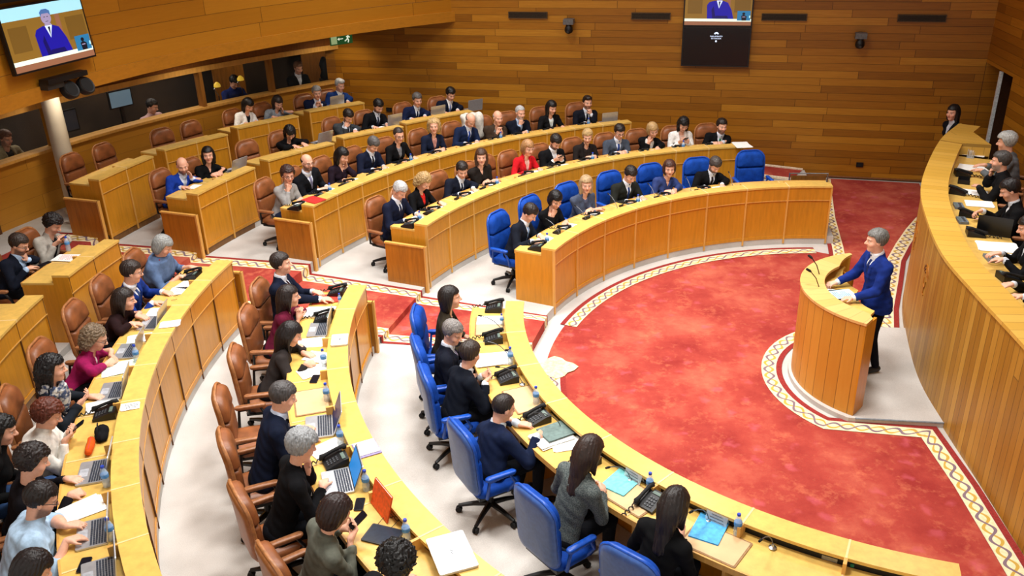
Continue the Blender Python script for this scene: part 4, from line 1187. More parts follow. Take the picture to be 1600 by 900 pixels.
def mk_blotter(label):
    o = top('desk_pad', label, 'desk pad')
    m = MB(); slab(m, .46, .33, .004, 0, .012); m.build('border', M_PADEDGE, o)
    m = MB(); slab(m, .43, .30, .002, .004, .008); m.build('writing_surface', M_PAD, o); return o
def mk_phone(label):
    o = top('desk_phone', label, 'telephone')
    m = MB(); x = .095
    pr = [(-.10,.0), (.10,.0), (.10,.075), (.055,.07), (-.10,.022)]
    m.add([(sx*x, y, z) for sx in (-1,1) for y, z in pr], [(4,3,2,1,0), (5,6,7,8,9)]+[(i, (i+1) % 5, 5+(i+1) % 5, 5+i) for i in range(5)])
    m.build('phone_body', M_BLACK, o)
    sl = math.atan2(.048, .155); MX = Matrix.Rotation(sl, 4, 'X')
    k = MB()
    for r in range(4):
        for c in range(3):
            p = Vector((.0+.025*c, -.07+.027*r, .036+.027*r*math.tan(sl))); k.box(p, (.017,.014,.006), 0, MX)
    k.build('keypad', M_KEYL, o)
    k = MB(); k.box((.028, .062, .074), (.09,.03,.006), 0, Matrix.Rotation(sl*.5, 4, 'X')); k.build('display', M_LCD, o)
    h = MB(); h.tube([(-.06,-.105,.035), (-.06,-.10,.055), (-.06,-.07,.066), (-.06,.0,.088), (-.06,.07,.105), (-.06,.10,.10), (-.06,.105,.085)], [.022,.027,.017,.015,.017,.027,.022], 8)
    h.build('handset', M_BLACKM, o, 70)
    c = MB(); c.tube([(-.06+.014*math.cos(t*1.7), -.115-.012*t+.0*t, .03-.0018*t+.012*math.sin(t*1.7)) for t in [i*.5 for i in range(27)]], .0055, 5); c.build('coiled_cord', M_CORD, o)
    return o
def mk_mic(label):
    o = top('gooseneck_microphone', label, 'microphone')
    MB().lathe([(.028,0), (.03,.01), (.012,.02), (.008,.035)], n=14).build('base', M_CHROME, o, 40)
    p = [(0,0,.03), (-.005,-.03,.10), (-.012,-.09,.17), (-.02,-.16,.215), (-.028,-.22,.235)]
    MB().tube(p, .0042, 6).build('neck', plain('mic_neck', (96,98,102), .35, .6), o, 60)
    d = Vector(p[-1]); e = d+Vector((-.006,-.045,.008)); MB().tube([d, d+(e-d)*.3, e], [.007,.0105,.009], 8).build('capsule', M_BLACKM, o, 60)
    return o
def mk_bottle(label, s=1.0, cap=None):
    o = top('water_bottle', label, 'bottle')
    MB().lathe([(.026*s,0), (.031*s,.006), (.031*s,.06*s), (.028*s,.075*s), (.031*s,.09*s), (.031*s,.125*s), (.022*s,.155*s), (.0125*s,.172*s), (.0125*s,.182*s)], n=14).build('bottle_body', M_BOTTLE, o, 50)
    MB().lathe([(.0315*s,.092*s), (.0318*s,.095*s), (.0318*s,.122*s), (.0315*s,.124*s)], n=14).build('label_band', M_LABEL, o, 50)
    MB().lathe([(.0145*s,.180*s), (.015*s,.183*s), (.015*s,.197*s), (.013*s,.2*s)], n=12).build('cap', M_CAP, o, 40)
    return o
def mk_laptop(label, ang=105, s=1.0, scr=(16,30,52), dark=False):
    o = top('laptop', label, 'laptop')
    ms = M_BLACK if dark else M_SILVER
    w, d = .33*s, .225*s
    m = MB(); slab(m, w, d, .014, 0, .012); m.build('laptop_base', ms, o)
    k = MB()
    for r in range(6):
        for c in range(13): k.box((-w*.42+c*w*.07, d*.40-r*d*.085, .0155), (w*.058, d*.064, .003))
    kb = k.build('keyboard', M_KEYS, o)
    t = MB(); slab(t, w*.34, d*.30, .001, .014, .004, 0, -d*.30); t.build('touchpad', plain('touchpad_grey', (170,172,178), .4), o)
    M = Matrix.Translation((0, d/2, .010)) @ Matrix.Rotation(R(180-ang)*-1+0, 4, 'X')
    l = MB(); P = rrect(w, d, .012, 2)
    M = Matrix.Translation((0, d/2-.004, .014)) @ Matrix.Rotation(R(ang-180)*-1, 4, 'X')
    # lid lies back along +y from the hinge, then is raised to the opening angle
    def L(a, b, z): return Matrix.Translation((0, d/2-.004, .012)) @ (Matrix.Rotation(R(180-ang), 4, 'X') @ Vector((a, b+d/2, z)))
    n = len(P); l.add([L(a, b, -.004) for a, b in P]+[L(a, b, .004) for a, b in P], [tuple(range(n-1, -1, -1)), tuple(range(n, 2*n))]+[(i, (i+1) % n, n+(i+1) % n, n+i) for i in range(n)])
    lid = l.build('laptop_lid', ms, o)
    f = MB(); Q = rrect(w*.95, d*.92, .004, 2); f.add([L(a, b, .0048) for a, b in Q], [tuple(range(len(Q)))]); f.build('bezel', M_BLACK, lid)
    f = MB(); Q = rrect(w*.90, d*.84, .003, 2); f.add([L(a, b+.004, .0056) for a, b in Q], [tuple(range(len(Q)))]); f.build('screen', emit('lap_%d_%d_%d' % scr, scr, .8), lid)
    return o
def mk_closed(label, s=1.0):
    o = top('closed_laptop', label, 'laptop')
    m = MB(); slab(m, .33*s, .235*s, .010, 0, .014); m.build('laptop_base', M_SILVER, o)
    m = MB(); slab(m, .33*s, .235*s, .008, .0105, .014); l = m.build('laptop_lid', plain('lid_silver', (206,208,212), .35, .3, .03), o)
    g = MB(); g.tube([(-.018*s,-.008,.019), (-.004,.01,.0192), (.006,-.006,.0192), (.02*s,.006,.019)], .0022, 5); g.build('emblem', M_KEYS, l); return o
def mk_mobile(label, s=1.0):
    o = top('mobile_phone', label, 'phone')
    m = MB(); slab(m, .075*s, .155*s, .008, 0, .012); m.build('phone_case', M_BLACK, o)
    m = MB(); slab(m, .068*s, .146*s, .0008, .008, .01); m.build('screen', plain('dark_glass', (20,22,30), .1), o); return o
def mk_tablet(label):
    o = top('tablet_computer', label, 'tablet')
    m = MB(); slab(m, .27, .20, .009, 0, .012); m.build('case', M_BLACK, o)
    m = MB(); slab(m, .25, .18, .0008, .009, .006); m.build('screen', plain('tablet_glass', (34,42,56), .15), o)
    return o
def mk_folder(label, col=(200,60,40), up=0):
    o = top('folder', label, 'folder'); mt = plain('folder_%d_%d_%d' % col, col, .55)
    m = MB(); slab(m, .235, .315, .003, 0, .004); m.build('back_cover', mt, o)
    m = MB(); slab(m, .21, .297, .004, .003, .002); m.build('paper_filling', M_PAPER, o)
    m = MB(); slab(m, .235, .31, .002, .007, .004); m.build('front_cover', mt, o); return o
def mk_notepad(label):
    o = top('notepad', label, 'notepad')
    m = MB(); slab(m, .23, .20, .006, 0, .004); m.build('violet_cover', plain('violet_cover', (140,128,170), .6), o)
    m = MB(); slab(m, .20, .185, .008, .006, .003, -.008); m.build('pages', M_PAPER, o); return o
def mk_namecard(label):
    o = top('name_stand', label, 'name stand'); mt = clear('acrylic', (225,232,238), .45, .05)
    m = MB(); m.add([(-.09,-.035,0), (.09,-.035,0), (.09,0,.085), (-.09,0,.085), (-.09,.035,0), (.09,.035,0)], [(0,1,2,3), (3,2,5,4)])
    m.build('acrylic_tent', mt, o)
    m = MB()
    for k in range(3): m.box((0, -.024+.009*k, .028+.021*k), (.13-.02*k, .003, .006), 0, Matrix.Rotation(R(67), 4, 'X'))
    m.build('lettering', M_INK, o); return o
def mk_standfolder(label):
    o = top('standing_folder', label, 'folder'); mt = plain('folder_orange', (228,84,28), .55)
    M = Matrix.Rotation(R(74), 4, 'X')
    m = MB(); m.box((0,.0,.11), (.31,.22,.004), 0, M); m.build('front_cover', mt, o)
    m = MB(); m.box((0,.008,.113), (.31,.225,.003), 0, M); m.build('back_cover', mt, o)
    m = MB(); m.box((0,.004,.112), (.295,.215,.003), 0, M); m.build('paper_filling', M_PAPER, o); return o
def mk_eyeglasses(label):
    m = MB()
    for s in (-1, 1):
        m.tube([(s*.034+.024*math.cos(2*PI*i/12), .02, .02+.019*math.sin(2*PI*i/12)) for i in range(13)], .0028, 5)
        m.tube([(s*.058,.02,.026), (s*.062,-.05,.012), (s*.056,-.10,.004)], .0026, 5)
    m.tube([(-.011,.02,.026), (.011,.02,.026)], .0028, 5)
    o = m.build('eyeglasses', M_BLACK); return tag(o, label, 'glasses')
def mk_bag(label):
    P, n, lo, h = grid((-.17,-.11,-.01), (.17,.11,.17), .011)
    d = smin(ell(P, (-.05,0,.05), (.11,.085,.075)), ell(P, (.07,.01,.04), (.085,.075,.055)), .04)+.006*np.sin(P[:,0]*60+P[:,2]*40)*np.sin(P[:,1]*70)
    d = np.maximum(d, -P[:,2]); o = tag(add_child('fabric_bag', np_mesh('fabric_bag', [nets(d, n, lo, h)], cloth((22,22,26))), None), label, 'bag')
    m = MB(); m.tube([(-.09,-.04,.10), (-.08,-.03,.16), (0,-.02,.185), (.07,-.02,.15), (.08,-.03,.085)], .007, 6); m.build('handle', M_BLACKM, o, 60); o.scale = (.72,.72,.72); return o
def mk_pouch(label):
    m = MB(); m.tube([(-.12,0,.035), (-.11,0,.035), (-.05,.006,.036), (.03,.0,.037), (.10,-.004,.034), (.115,0,.033)], [.012,.030,.034,.034,.030,.012], 12)
    o = m.build('knitted_pouch', cloth((214,84,24)), None, 80); tag(o, label, 'pouch')
    z = MB(); z.tube([(-.10,.004,.066), (.0,.006,.072), (.09,.0,.065)], .003, 5); z.build('zip', M_REDINK, o); return o
def mk_console(label):
    o = top('conference_console', label, 'console')
    m = MB(); slab(m, .20, .11, .03, 0, .008); m.build('housing', plain('console_grey', (104,112,120), .4), o)
    k = MB()
    for i in range(5): k.box((-.07+.035*i, -.015, .032), (.02,.03,.004))
    k.build('buttons', M_KEYL, o)
    m = MB(); m.box((0,.035,.032), (.14,.02,.003)); m.build('display', M_LCD, o); return o
def mk_tray(label):
    o = top('document_tray', label, 'tray')
    m = MB(); m.box((0,0,.004), (.2,.15,.008)); m.box((-.1,0,.03), (.006,.15,.06)); m.box((.1,0,.03), (.006,.15,.06)); m.box((0,.075,.03), (.2,.006,.06))
    m.build('tray_shell', M_BLACK, o); return o
def mk_box(label):
    o = top('card_holder', label, 'holder'); mt = clear('acrylic', (225,232,238), .45, .05)
    m = MB(); m.box((0,0,.004), (.16,.10,.008)); m.box((0,.045,.05), (.16,.006,.1)); m.box((0,-.045,.03), (.16,.006,.06)); m.build('acrylic_box', mt, o)
    m = MB(); 
    for i in range(4): m.box((-.01+.004*i, -.025+.016*i, .05), (.12,.004,.085), .03*i)
    m.build('cards', M_PAPER, o); return o
MK = dict(papers=mk_papers, blotter=mk_blotter, phone=mk_phone, bottle=mk_bottle, glass=lambda l, **k: mk_bottle(l, .72), laptop=mk_laptop, closed=mk_closed,
          mobile=mk_mobile, tablet=mk_tablet, folder=mk_folder, notepad=mk_notepad, namecard=mk_namecard, standfolder=mk_standfolder, eyeglasses=mk_eyeglasses,
          bag=mk_bag, pouch=mk_pouch, console=mk_console, tray=mk_tray, box=mk_box, mic=mk_mic)
GROUPS = dict(phone='desk phones', bottle='water bottles', glass='water bottles', laptop='open laptops', papers='papers on the desks', blotter='desk pads', mobile='mobile phones on the desks', mic='gooseneck microphones', folder='folders on the desks', console='conference consoles', closed='closed laptops', namecard='name stands', eyeglasses='eyeglasses on the desks')
SRC = {}
SHARE = ('phone', 'bottle', 'glass', 'blotter', 'mobile', 'mic', 'namecard', 'console')
def item(ty, label, x, y, z, rz, **kw):
    kw = {k: v for k, v in kw.items()}
    if ty in SHARE and ty in SRC: o = copy_tree(SRC[ty]); o['label'] = label
    else:
        o = MK[ty](label, **kw)
        if ty in SHARE: SRC[ty] = o
    if ty in GROUPS: o['group'] = GROUPS[ty]
    o.location = (x, y, z); o.rotation_euler = (0,0,rz); return o
def on_desk(ty, row, surf, th, dr, rot, label, kw):
    r = ROW_R[row]+dr; z = TOPZ[row]+(0 if surf == 'l' else SURF)+.0035
    kw = dict(kw); up = kw.pop('up', 0)
    # pads and sheets share the worktop: thin things stack on one another
    if ty == 'papers' and any(abs(th-t2)*r*PI/180 < .24 and row == r2 and surf == 'w' for r2, t2 in PADS): z += .0062
    if ty == 'folder' and any(abs(th-t2)*r*PI/180 < .24 and row == r2 for r2, t2 in PADS): z += .0065
    if ty == 'blotter': PADS.append((row, th))
    x, y, _ = pol(r, th); item(ty, label, x, y, z+up, R(th+90+rot), **kw)
PADS = []
HEADS = {'M0a': (147.75, 0.86, -0.115, 0.204, 1.105), 'M0b': (139.3, 0.86, -0.029, 0.2, 1.115), 'M0c': (130.6, 0.86, 0.03, 0.198, 1.175), 'M0d': (121, 0.86, -0.043, 0.205, 1.14), 'M0e': (112.6, 0.86, -0.067, 0.196, 1.12), 'M0f': (103.5, 0.86, -0.093, 0.207, 1.08), 'M1a': (151.3, 0.86, -0.024, 0.201, 1.215), 'M1b': (146.3, 0.86, -0.029, 0.195, 1.175), 'M1c': (139.65, 0.86, -0.117, 0.198, 1.125), 'M1d': (134.5, 0.86, 0.064, 0.203, 1.245), 'M1e': (127, 0.86, -0.056, 0.205, 1.185), 'M1f': (121.9, 0.86, -0.031, 0.202, 1.18), 'M1g': (116.3, 0.86, -0.02, 0.205, 1.18), 'M1h': (111.1, 0.86, -0.045, 0.204, 1.175), 'M1i': (106, 0.86, -0.09, 0.209, 1.14), 'M1j': (100.5, 0.86, -0.023, 0.205, 1.195), 'M1k': (95.19, 0.86, -0.116, 0.209, 1.115), 'M2a': (153.2, 0.86, -0.045, 0.195, 1.15), 'M2b': (149.21, 0.86, 0.117, 0.207, 1.22), 'M2c': (145, 0.86, -0.041, 0.202, 1.125), 'M2d': (140.6, 0.86, -0.077, 0.2, 1.14), 'M2e': (136.2, 0.86, 0.012, 0.202, 1.18), 'M2f': (131.2, 0.86, -0.024, 0.194, 1.18), 'M2g': (126.5, 0.86, -0.111, 0.207, 1.145), 'M2h': (122.3, 0.86, -0.08, 0.205, 1.095), 'M2i': (118.8, 0.86, -0.042, 0.202, 1.12), 'M2j': (114.1, 0.86, -0.011, 0.202, 1.13), 'M2k': (109.2, 0.86, -0.038, 0.203, 1.145), 'M3a': (155.51, 0.86, -0.118, 0.205, 1.11), 'M3b': (152.0, 0.86, -0.045, 0.194, 1.13), 'M3c': (141.8, 0.86, 0.032, 0.208, 1.08), 'M3d': (135.35, 0.86, -0.118, 0.201, 1.1), 'M3e': (131.54, 0.86, -0.118, 0.2, 1.17), 'M3f': (126.67, 0.86, -0.118, 0.205, 1.15), 'M3g': (122.44, 0.86, -0.118, 0.193, 1.15), 'M4a': (140.57, 0.86, -0.118, 0.204, 1.155), 'M4b': (137.48, 0.86, -0.118, 0.207, 1.08), 'M4c': (133.17, 0.86, -0.118, 0.199, 1.11), 'M4d': (130.59, 0.86, -0.118, 0.204, 1.18), 'L0a': (181.83, 0.9, 0.117, 0.113, 1.255), 'L0b': (189.0, 0.9, -0.028, 0.103, 1.08), 'L0c': (195.68, 0.9, -0.115, 0.202, 1.085), 'L0d': (206.71, 0.9, -0.115, 0.199, 1.025), 'L0e': (218.6, 0.9, 0.079, 0.222, 1.255), 'L0f': (228.2, 0.9, 0.065, 0.201, 1.2), 'L1a': (175.4, 0.971, -0.028, 0.04, 1.255), 'L1b': (181.01, 0.9, -0.117, 0.201, 1.11), 'L1c': (188.32, 0.809, -0.114, 0.26, 1.08), 'L1d': (200.6, 0.895, -0.035, 0.26, 1.255), 'L1e': (206.8, 0.9, 0.033, 0.252, 1.255), 'L1f': (213.25, 0.9, 0.117, 0.201, 1.215), 'L1g': (219.62, 0.9, 0.116, 0.25, 1.255), 'L2a': (171.9, 0.9, 0.065, 0.201, 1.145), 'L2b': (176.88, 0.9, 0.117, 0.199, 1.15), 'L2c': (181.17, 0.9, -0.117, 0.26, 1.0), 'L2d': (187.0, 0.891, -0.091, 0.26, 1.0), 'L2e': (192.59, 0.9, 0.117, 0.199, 1.255), 'L2f': (196.6, 0.9, 0.023, 0.216, 1.08), 'L2g': (201.3, 0.9, 0.062, 0.201, 1.12), 'L2h': (205.6, 0.891, -0.102, 0.26, 1.08), 'L2i': (210.6, 0.9, 0.011, 0.2, 1.145), 'L3a': (169.99, 0.9, -0.118, 0.201, 1.105), 'L3b': (173.75, 0.9, -0.118, 0.204, 1.095), 'L3c': (199.5, -0.66, -0.114, 0.201, 1.105), 'D0a': (2.511, 2.961, 2.02), 'D0b': (2.045, 2.204, 1.98), 'D0c': (1.573, 1.071, 1.97), 'D0d': (1.081, -0.231, 2.0), 'D0e': (0.852, -1.014, 2.0)}
ITEMS = [
 ('blotter', 0, 'w', 180.31, 0.376, 0, 'beige desk pad before the woman in dark olive jacket', {}),
 ('papers', 0, 'w', 178.74, 0.378, 0, 'white printed sheets on the farthest near-row desk pad', {'n': 3, 'print_': 1}),
 ('phone', 0, 'w', 175.06, 0.345, 0, 'black desk phone at the aisle end of the near blue-chair desk', {}),
 ('glass', 0, 'w', 180.11, 0.235, 0, 'small water bottle by the farthest near-row desk pad', {}),
 ('mobile', 0, 'w', 183.74, 0.361, 80, 'black mobile phone between the woman in olive and the grey-haired man', {}),
 ('phone', 0, 'w', 184.56, 0.345, 0, 'black desk phone before the grey-haired listening man', {}),
 ('papers', 0, 'w', 189.85, 0.41, 0, 'open white booklet before the grey-haired listening man', {'n': 8, 'print_': 1, 's': 1.25}),
 ('mobile', 0, 'w', 188.51, 0.22, 80, 'dark calculator beside the white booklet', {}),
 ('bottle', 0, 'w', 191.38, 0.235, 0, 'clear bottle beside the white booklet, blue cap', {}),
 ('phone', 0, 'w', 195.18, 0.345, 0, 'black desk phone before the man turned to his neighbour', {}),
 ('blotter', 0, 'w', 200.29, 0.3, 0, 'bare beige desk pad before the man turned to his neighbour', {}),
 ('bottle', 0, 'w', 201.82, 0.235, 0, 'clear bottle with dark cap by the bare beige desk pad', {}),
 ('phone', 0, 'w', 205.0, 0.345, 0, 'black desk phone before the man writing in blue suit', {}),
 ('papers', 0, 'w', 208.9, 0.376, 0, 'thick stack of white papers beside the writing man', {'n': 14, 's': 1.2}),
 ('folder', 0, 'w', 208.59, 0.3, 0, 'grey-green folder lying on the thick paper stack', {'col': (96, 116, 112), 'up': 0.035}),
 ('papers', 0, 'w', 210.81, 0.3, -20, 'loose white sheets under the hand of the writing man', {'n': 3}),
 ('phone', 0, 'w', 214.66, 0.345, 0, 'black desk phone half hidden by the tweed-jacket woman', {}),
 ('blotter', 0, 'w', 221.61, 0.384, 0, 'beige desk pad before the woman in tweed jacket', {}),
 ('folder', 0, 'w', 219.56, 0.3, 10, 'teal folder before the woman in tweed jacket', {'col': (110, 190, 190)}),
 ('namecard', 0, 'w', 220.09, 0.2, 0, 'clear name stand before the woman in tweed jacket', {}),
 ('bottle', 0, 'w', 222.55, 0.235, 0, 'clear water bottle with blue cap before the woman in tweed', {}),
 ('phone', 0, 'w', 223.7, 0.345, 0, 'black desk phone beside the woman in black holding a phone', {}),
 ('blotter', 0, 'w', 231.45, 0.425, 0, 'beige desk pad before the woman in black holding a phone', {}),
 ('folder', 0, 'w', 230.1, 0.31, 10, 'blue folder before the woman in black holding a phone', {'col': (70, 160, 214)}),
 ('namecard', 0, 'w', 230.21, 0.2, 0, 'clear name stand before the woman in black holding a phone', {}),
 ('bottle', 0, 'w', 232.53, 0.235, 0, 'clear water bottle with blue cap beside the vacant near place', {}),
 ('phone', 1, 'w', 174.17, 0.345, 0, 'black desk phone at the aisle end of the near second desk', {}),
 ('papers', 1, 'w', 178.39, 0.43, 0, 'white papers before the man with dark red tie', {'n': 6, 's': 1.15}),
 ('folder', 1, 'w', 175.44, 0.45, 15, 'red folder before the man with dark red tie', {'col': (214, 56, 40)}),
 ('glass', 1, 'w', 176.66, 0.235, 0, 'small water bottle before the man with dark red tie', {}),
 ('phone', 1, 'w', 180.22, 0.345, 0, 'black desk phone before the woman in dark red jacket', {}),
 ('laptop', 1, 'w', 182.34, 0.36, 0, 'open silver laptop before the woman in dark red jacket', {'ang': 100}),
 ('closed', 1, 'l', 186.6, 0.076, 0, 'closed silver tablet on the ledge by the dark-haired note writer', {'s': 0.75}),
 ('papers', 1, 'w', 184.86, 0.4, 0, 'white papers at the elbow of the woman in dark red', {'n': 3}),
 ('papers', 1, 'w', 187.76, 0.3, -25, 'white sheet under the pen of the note-writing woman', {'n': 2}),
 ('papers', 1, 'w', 190.26, 0.342, 25, 'loose white sheet nearest the note-writing woman', {'n': 2}),
 ('bottle', 1, 'w', 189.62, 0.235, 0, 'clear bottle before the note-writing woman', {}),
 ('mobile', 1, 'w', 191.76, 0.33, 75, 'black mobile phone on the desk edge by the note-writing woman', {}),
 ('blotter', 1, 'w', 195.4, 0.379, 0, 'bare tan desk pad at the vacant place of the near second desk', {}),
 ('bottle', 1, 'w', 195.74, 0.235, 0, 'clear bottle at the vacant place of the near second desk', {}),
 ('laptop', 1, 'w', 199.47, 0.36, -8, 'large silver laptop of the man in navy jacket', {'ang': 112, 's': 1.12, 'scr': (14, 26, 70)}),
 ('papers', 1, 'w', 202.65, 0.363, 20, 'white sheets beside the grey-haired woman in black', {'n': 3}),
 ('bottle', 1, 'w', 202.49, 0.235, 0, 'clear bottle beside the large silver laptop', {}),
 ('notepad', 1, 'l', 205.3, 0.082, 0, 'white notepad with violet cover lying on the ledge', {}),
 ('phone', 1, 'w', 204.69, 0.345, 0, 'black desk phone behind the blue-screen laptop', {}),
 ('laptop', 1, 'w', 207.09, 0.407, -10, 'open silver laptop with bright blue screen', {'ang': 112, 's': 1.05, 'scr': (40, 120, 190)}),
 ('bottle', 1, 'w', 208.93, 0.235, 0, 'clear bottle with blue cap behind the blue-screen laptop', {}),
 ('mobile', 1, 'w', 210.19, 0.351, 60, 'black mobile phone at the edge of the worktop near the dark bob', {}),
 ('standfolder', 1, 'w', 211.75, 0.235, 0, 'bright orange folder standing against the ledge', {}),
 ('tablet', 1, 'w', 214.01, 0.357, 35, 'black tablet computer before the woman in grey-green jacket', {}),
 ('eyeglasses', 1, 'w', 212.99, 0.22, 20, 'folded black eyeglasses on the worktop by the orange folder', {}),
 ('bottle', 1, 'w', 215.35, 0.235, 0, 'clear bottle with blue cap beside the orange folder', {}),
 ('closed', 1, 'l', 219.2, 0.118, -20, 'closed silver laptop lying on the near second ledge', {'s': 1.2}),
 ('papers', 2, 'w', 175.28, 0.326, 10, 'white sheets before the woman in blue poncho', {'n': 4, 'print_': 1}),
 ('papers', 2, 'w', 174.25, 0.3, -15, 'white booklet with red print before the woman in poncho', {'n': 4, 'print_': 2}),
 ('phone', 2, 'w', 172.61, 0.38, 0, 'black desk phone before the woman in blue poncho', {}),
 ('eyeglasses', 2, 'w', 176.62, 0.26, 10, 'dark eyeglasses lying before the man in bright blue suit', {}),
 ('papers', 2, 'w', 179.16, 0.351, 0, 'white sheets under the hands of the man in bright blue suit', {'n': 3}),
 ('laptop', 2, 'w', 181.12, 0.36, 0, 'open laptop before the woman in dark maroon sweater', {'ang': 105}),
 ('papers', 2, 'l', 182.77, 0.06, 10, 'pink-edged white card on the ledge beyond the maroon sweater', {'n': 4, 's': 0.7}),
 ('papers', 2, 'w', 183.48, 0.361, 15, 'white papers between maroon sweater and magenta jacket', {'n': 5, 's': 0.9}),
 ('laptop', 2, 'w', 185.47, 0.407, 0, 'open laptop of the woman in magenta jacket', {'ang': 105}),
 ('papers', 2, 'w', 187.79, 0.38, 15, 'pale green printed sheets before the woman in magenta', {'n': 3, 's': 1.3, 'tint': (214, 232, 216)}),
 ('bottle', 2, 'w', 187.15, 0.246, 0, 'clear bottle with blue label by the magenta-jacket woman', {}),
 ('laptop', 2, 'w', 190.98, 0.36, 0, 'open laptop of the woman with patterned scarf', {'ang': 105}),
 ('papers', 2, 'w', 192.63, 0.407, 10, 'white sheet below the laptop of the scarf woman', {'n': 2}),
 ('phone', 2, 'w', 193.94, 0.345, 0, 'black desk phone between scarf woman and white sweater', {}),
 ('papers', 2, 'l', 194.53, 0.102, 0, 'small white card on the ledge beyond the white sweater', {'n': 3, 's': 0.55, 'print_': 1}),
 ('bag', 2, 'w', 196.44, 0.33, 0, 'black fabric bag before the woman in white sweater', {}),
 ('pouch', 2, 'w', 197.63, 0.404, 0, 'orange knitted pouch before the woman in white sweater', {}),
 ('laptop', 2, 'w', 200.13, 0.36, -5, 'open silver laptop of the curly dark-haired woman', {'ang': 108}),
 ('bottle', 2, 'w', 201.78, 0.244, 0, 'clear bottle by the laptop of the curly dark-haired woman', {}),
 ('papers', 2, 'w', 203.39, 0.43, 15, 'white sheets between curly woman and pale blue shirt', {'n': 4, 's': 1.1}),
 ('laptop', 2, 'w', 205.77, 0.36, -5, 'open silver laptop of the man in pale blue shirt', {'ang': 100}),
 ('bottle', 2, 'w', 206.68, 0.235, 0, 'clear bottle with blue cap beside the shirt-sleeved man', {}),
 ('mobile', 2, 'w', 208.01, 0.439, 70, 'black mobile phone below the laptop of the shirt-sleeved man', {}),
 ('laptop', 2, 'w', 209.14, 0.36, -5, 'open laptop at the lower left corner', {'ang': 100}),
 ('papers', 3, 'w', 171.74, 0.3, 0, 'white papers with red edge before the pale grey jacket man', {'n': 6, 'print_': 2}),
 ('bottle', 3, 'w', 170.38, 0.42, 0, 'clear bottle before the man in pale grey jacket', {}),
 ('mobile', 3, 'w', 172.84, 0.464, 70, 'black mobile phone beside the glasses man in navy blazer', {}),
 ('folder', 2, 'l', 153.63, 0.14, -10, 'red folder at the aisle end of the third far desk', {'col': (206, 40, 36)}),
 ('laptop', 3, 'w', 139.17, 0.46, 0, 'open laptop of the bent-over black-haired woman', {'ang': 110}),
 ('laptop', 3, 'w', 130.12, 0.46, 0, 'grey laptop before the man in black suit', {'ang': 100}),
 ('laptop', 3, 'w', 124.53, 0.46, 0, 'grey laptop before the grey-haired man by the wall', {'ang': 100}),
 ('laptop', 4, 'w', 131.4, 0.46, 0, 'pale laptop before the two grey-haired men', {'ang': 100}),
 ('laptop', 2, 'w', 106.65, 0.46, 0, 'grey laptop at the wall end of the third far desk', {'ang': 95}),
 ('laptop', 3, 'w', 119.69, 0.46, 0, 'grey laptop before the white-shirted man by the wall', {'ang': 100}),
 ('papers', 1, 'l', 92.41, 0.06, 0, 'white sheets on the ledge at the wall end of the second far desk', {'n': 4, 's': 1.3}),
 ('laptop', 3, 'w', 150.09, 0.46, 0, 'dark laptop beside the woman with slicked black hair', {'ang': 110, 'scr': (10, 10, 14)}),
]
DITEMS = [('phone', 1.911, 3.164, 0, 'black desk phone nearest the far end of the dais'), ('phone', 1.612, 2.376, 0, 'second black desk phone from the far end of the dais'), ('phone', 1.351, 1.48, 0, 'black desk phone on the dais beside the open laptop'), ('phone', 1.124, 0.824, 0, 'black desk phone on the dais before the white sheets'), ('phone', 0.837, -0.474, 0, 'black desk phone at the near right edge of the dais'), ('papers', 2.395, 3.432, 0, 'long white sheets before the grey-bearded man on the dais'), ('papers', 2.735, 4.143, 0, 'white sheets before the white-haired person on the dais'), ('papers', 1.863, 2.353, 0, 'white papers under the hand of the grey-bearded man'), ('papers', 1.703, 1.892, 0, 'open white booklet before the dark-haired dais woman'), ('papers', 1.195, 0.428, 0, 'large white sheet lying on the dais beside the laptop'), ('papers', 1.157, 0.103, 0, 'overlapping white sheets at the right picture edge of the dais'), ('console', 1.35, 1.822, 0, 'grey conference console on the dais by the far phones'), ('console', 0.93, 0.083, 0, 'long grey conference console on the near dais'), ('console', 1.145, 1.286, 0, 'grey conference console at the ledge beside the laptop phone'), ('laptop', 1.38, 0.888, 80, 'open black laptop on the dais'), ('tray', 1.939, 2.8, 0, 'black document tray on the dais before the bearded man'), ('box', 2.595, 4.016, 0, 'clear acrylic holder with cards at the far end of the dais')]
GALLERY = [(-11.355, 8.103, 1.752, 'person in pale checked shirt behind the booth glass', {'pose': 'desk', 'fit': 'shirt', 'c': (196, 160, 160), 'hair': ('short', (30, 24, 22)), 'pitch': 25, 'yaw': 30}), (-9.021, 10.641, 1.95, 'person in black with white collar behind the booth glass', {'pose': 'clasp', 'fit': 'suit', 'c': (22, 22, 24), 'hair': ('short', (130, 90, 60)), 'pitch': 20}), (-10.145, 9.575, 1.89, 'person in blue between yellow lamps behind the glass', {'pose': 'desk', 'fit': 'sweater', 'c': (30, 44, 104), 'hair': ('short', (20, 18, 18)), 'pitch': 45}), (-12.829, 5.478, 1.861, 'person in pale jacket behind the far left booth glass', {'pose': 'desk', 'fit': 'open', 'c': (150, 140, 110), 'c2': (60, 60, 60), 'hair': ('short', (120, 80, 60)), 'pitch': 20})]
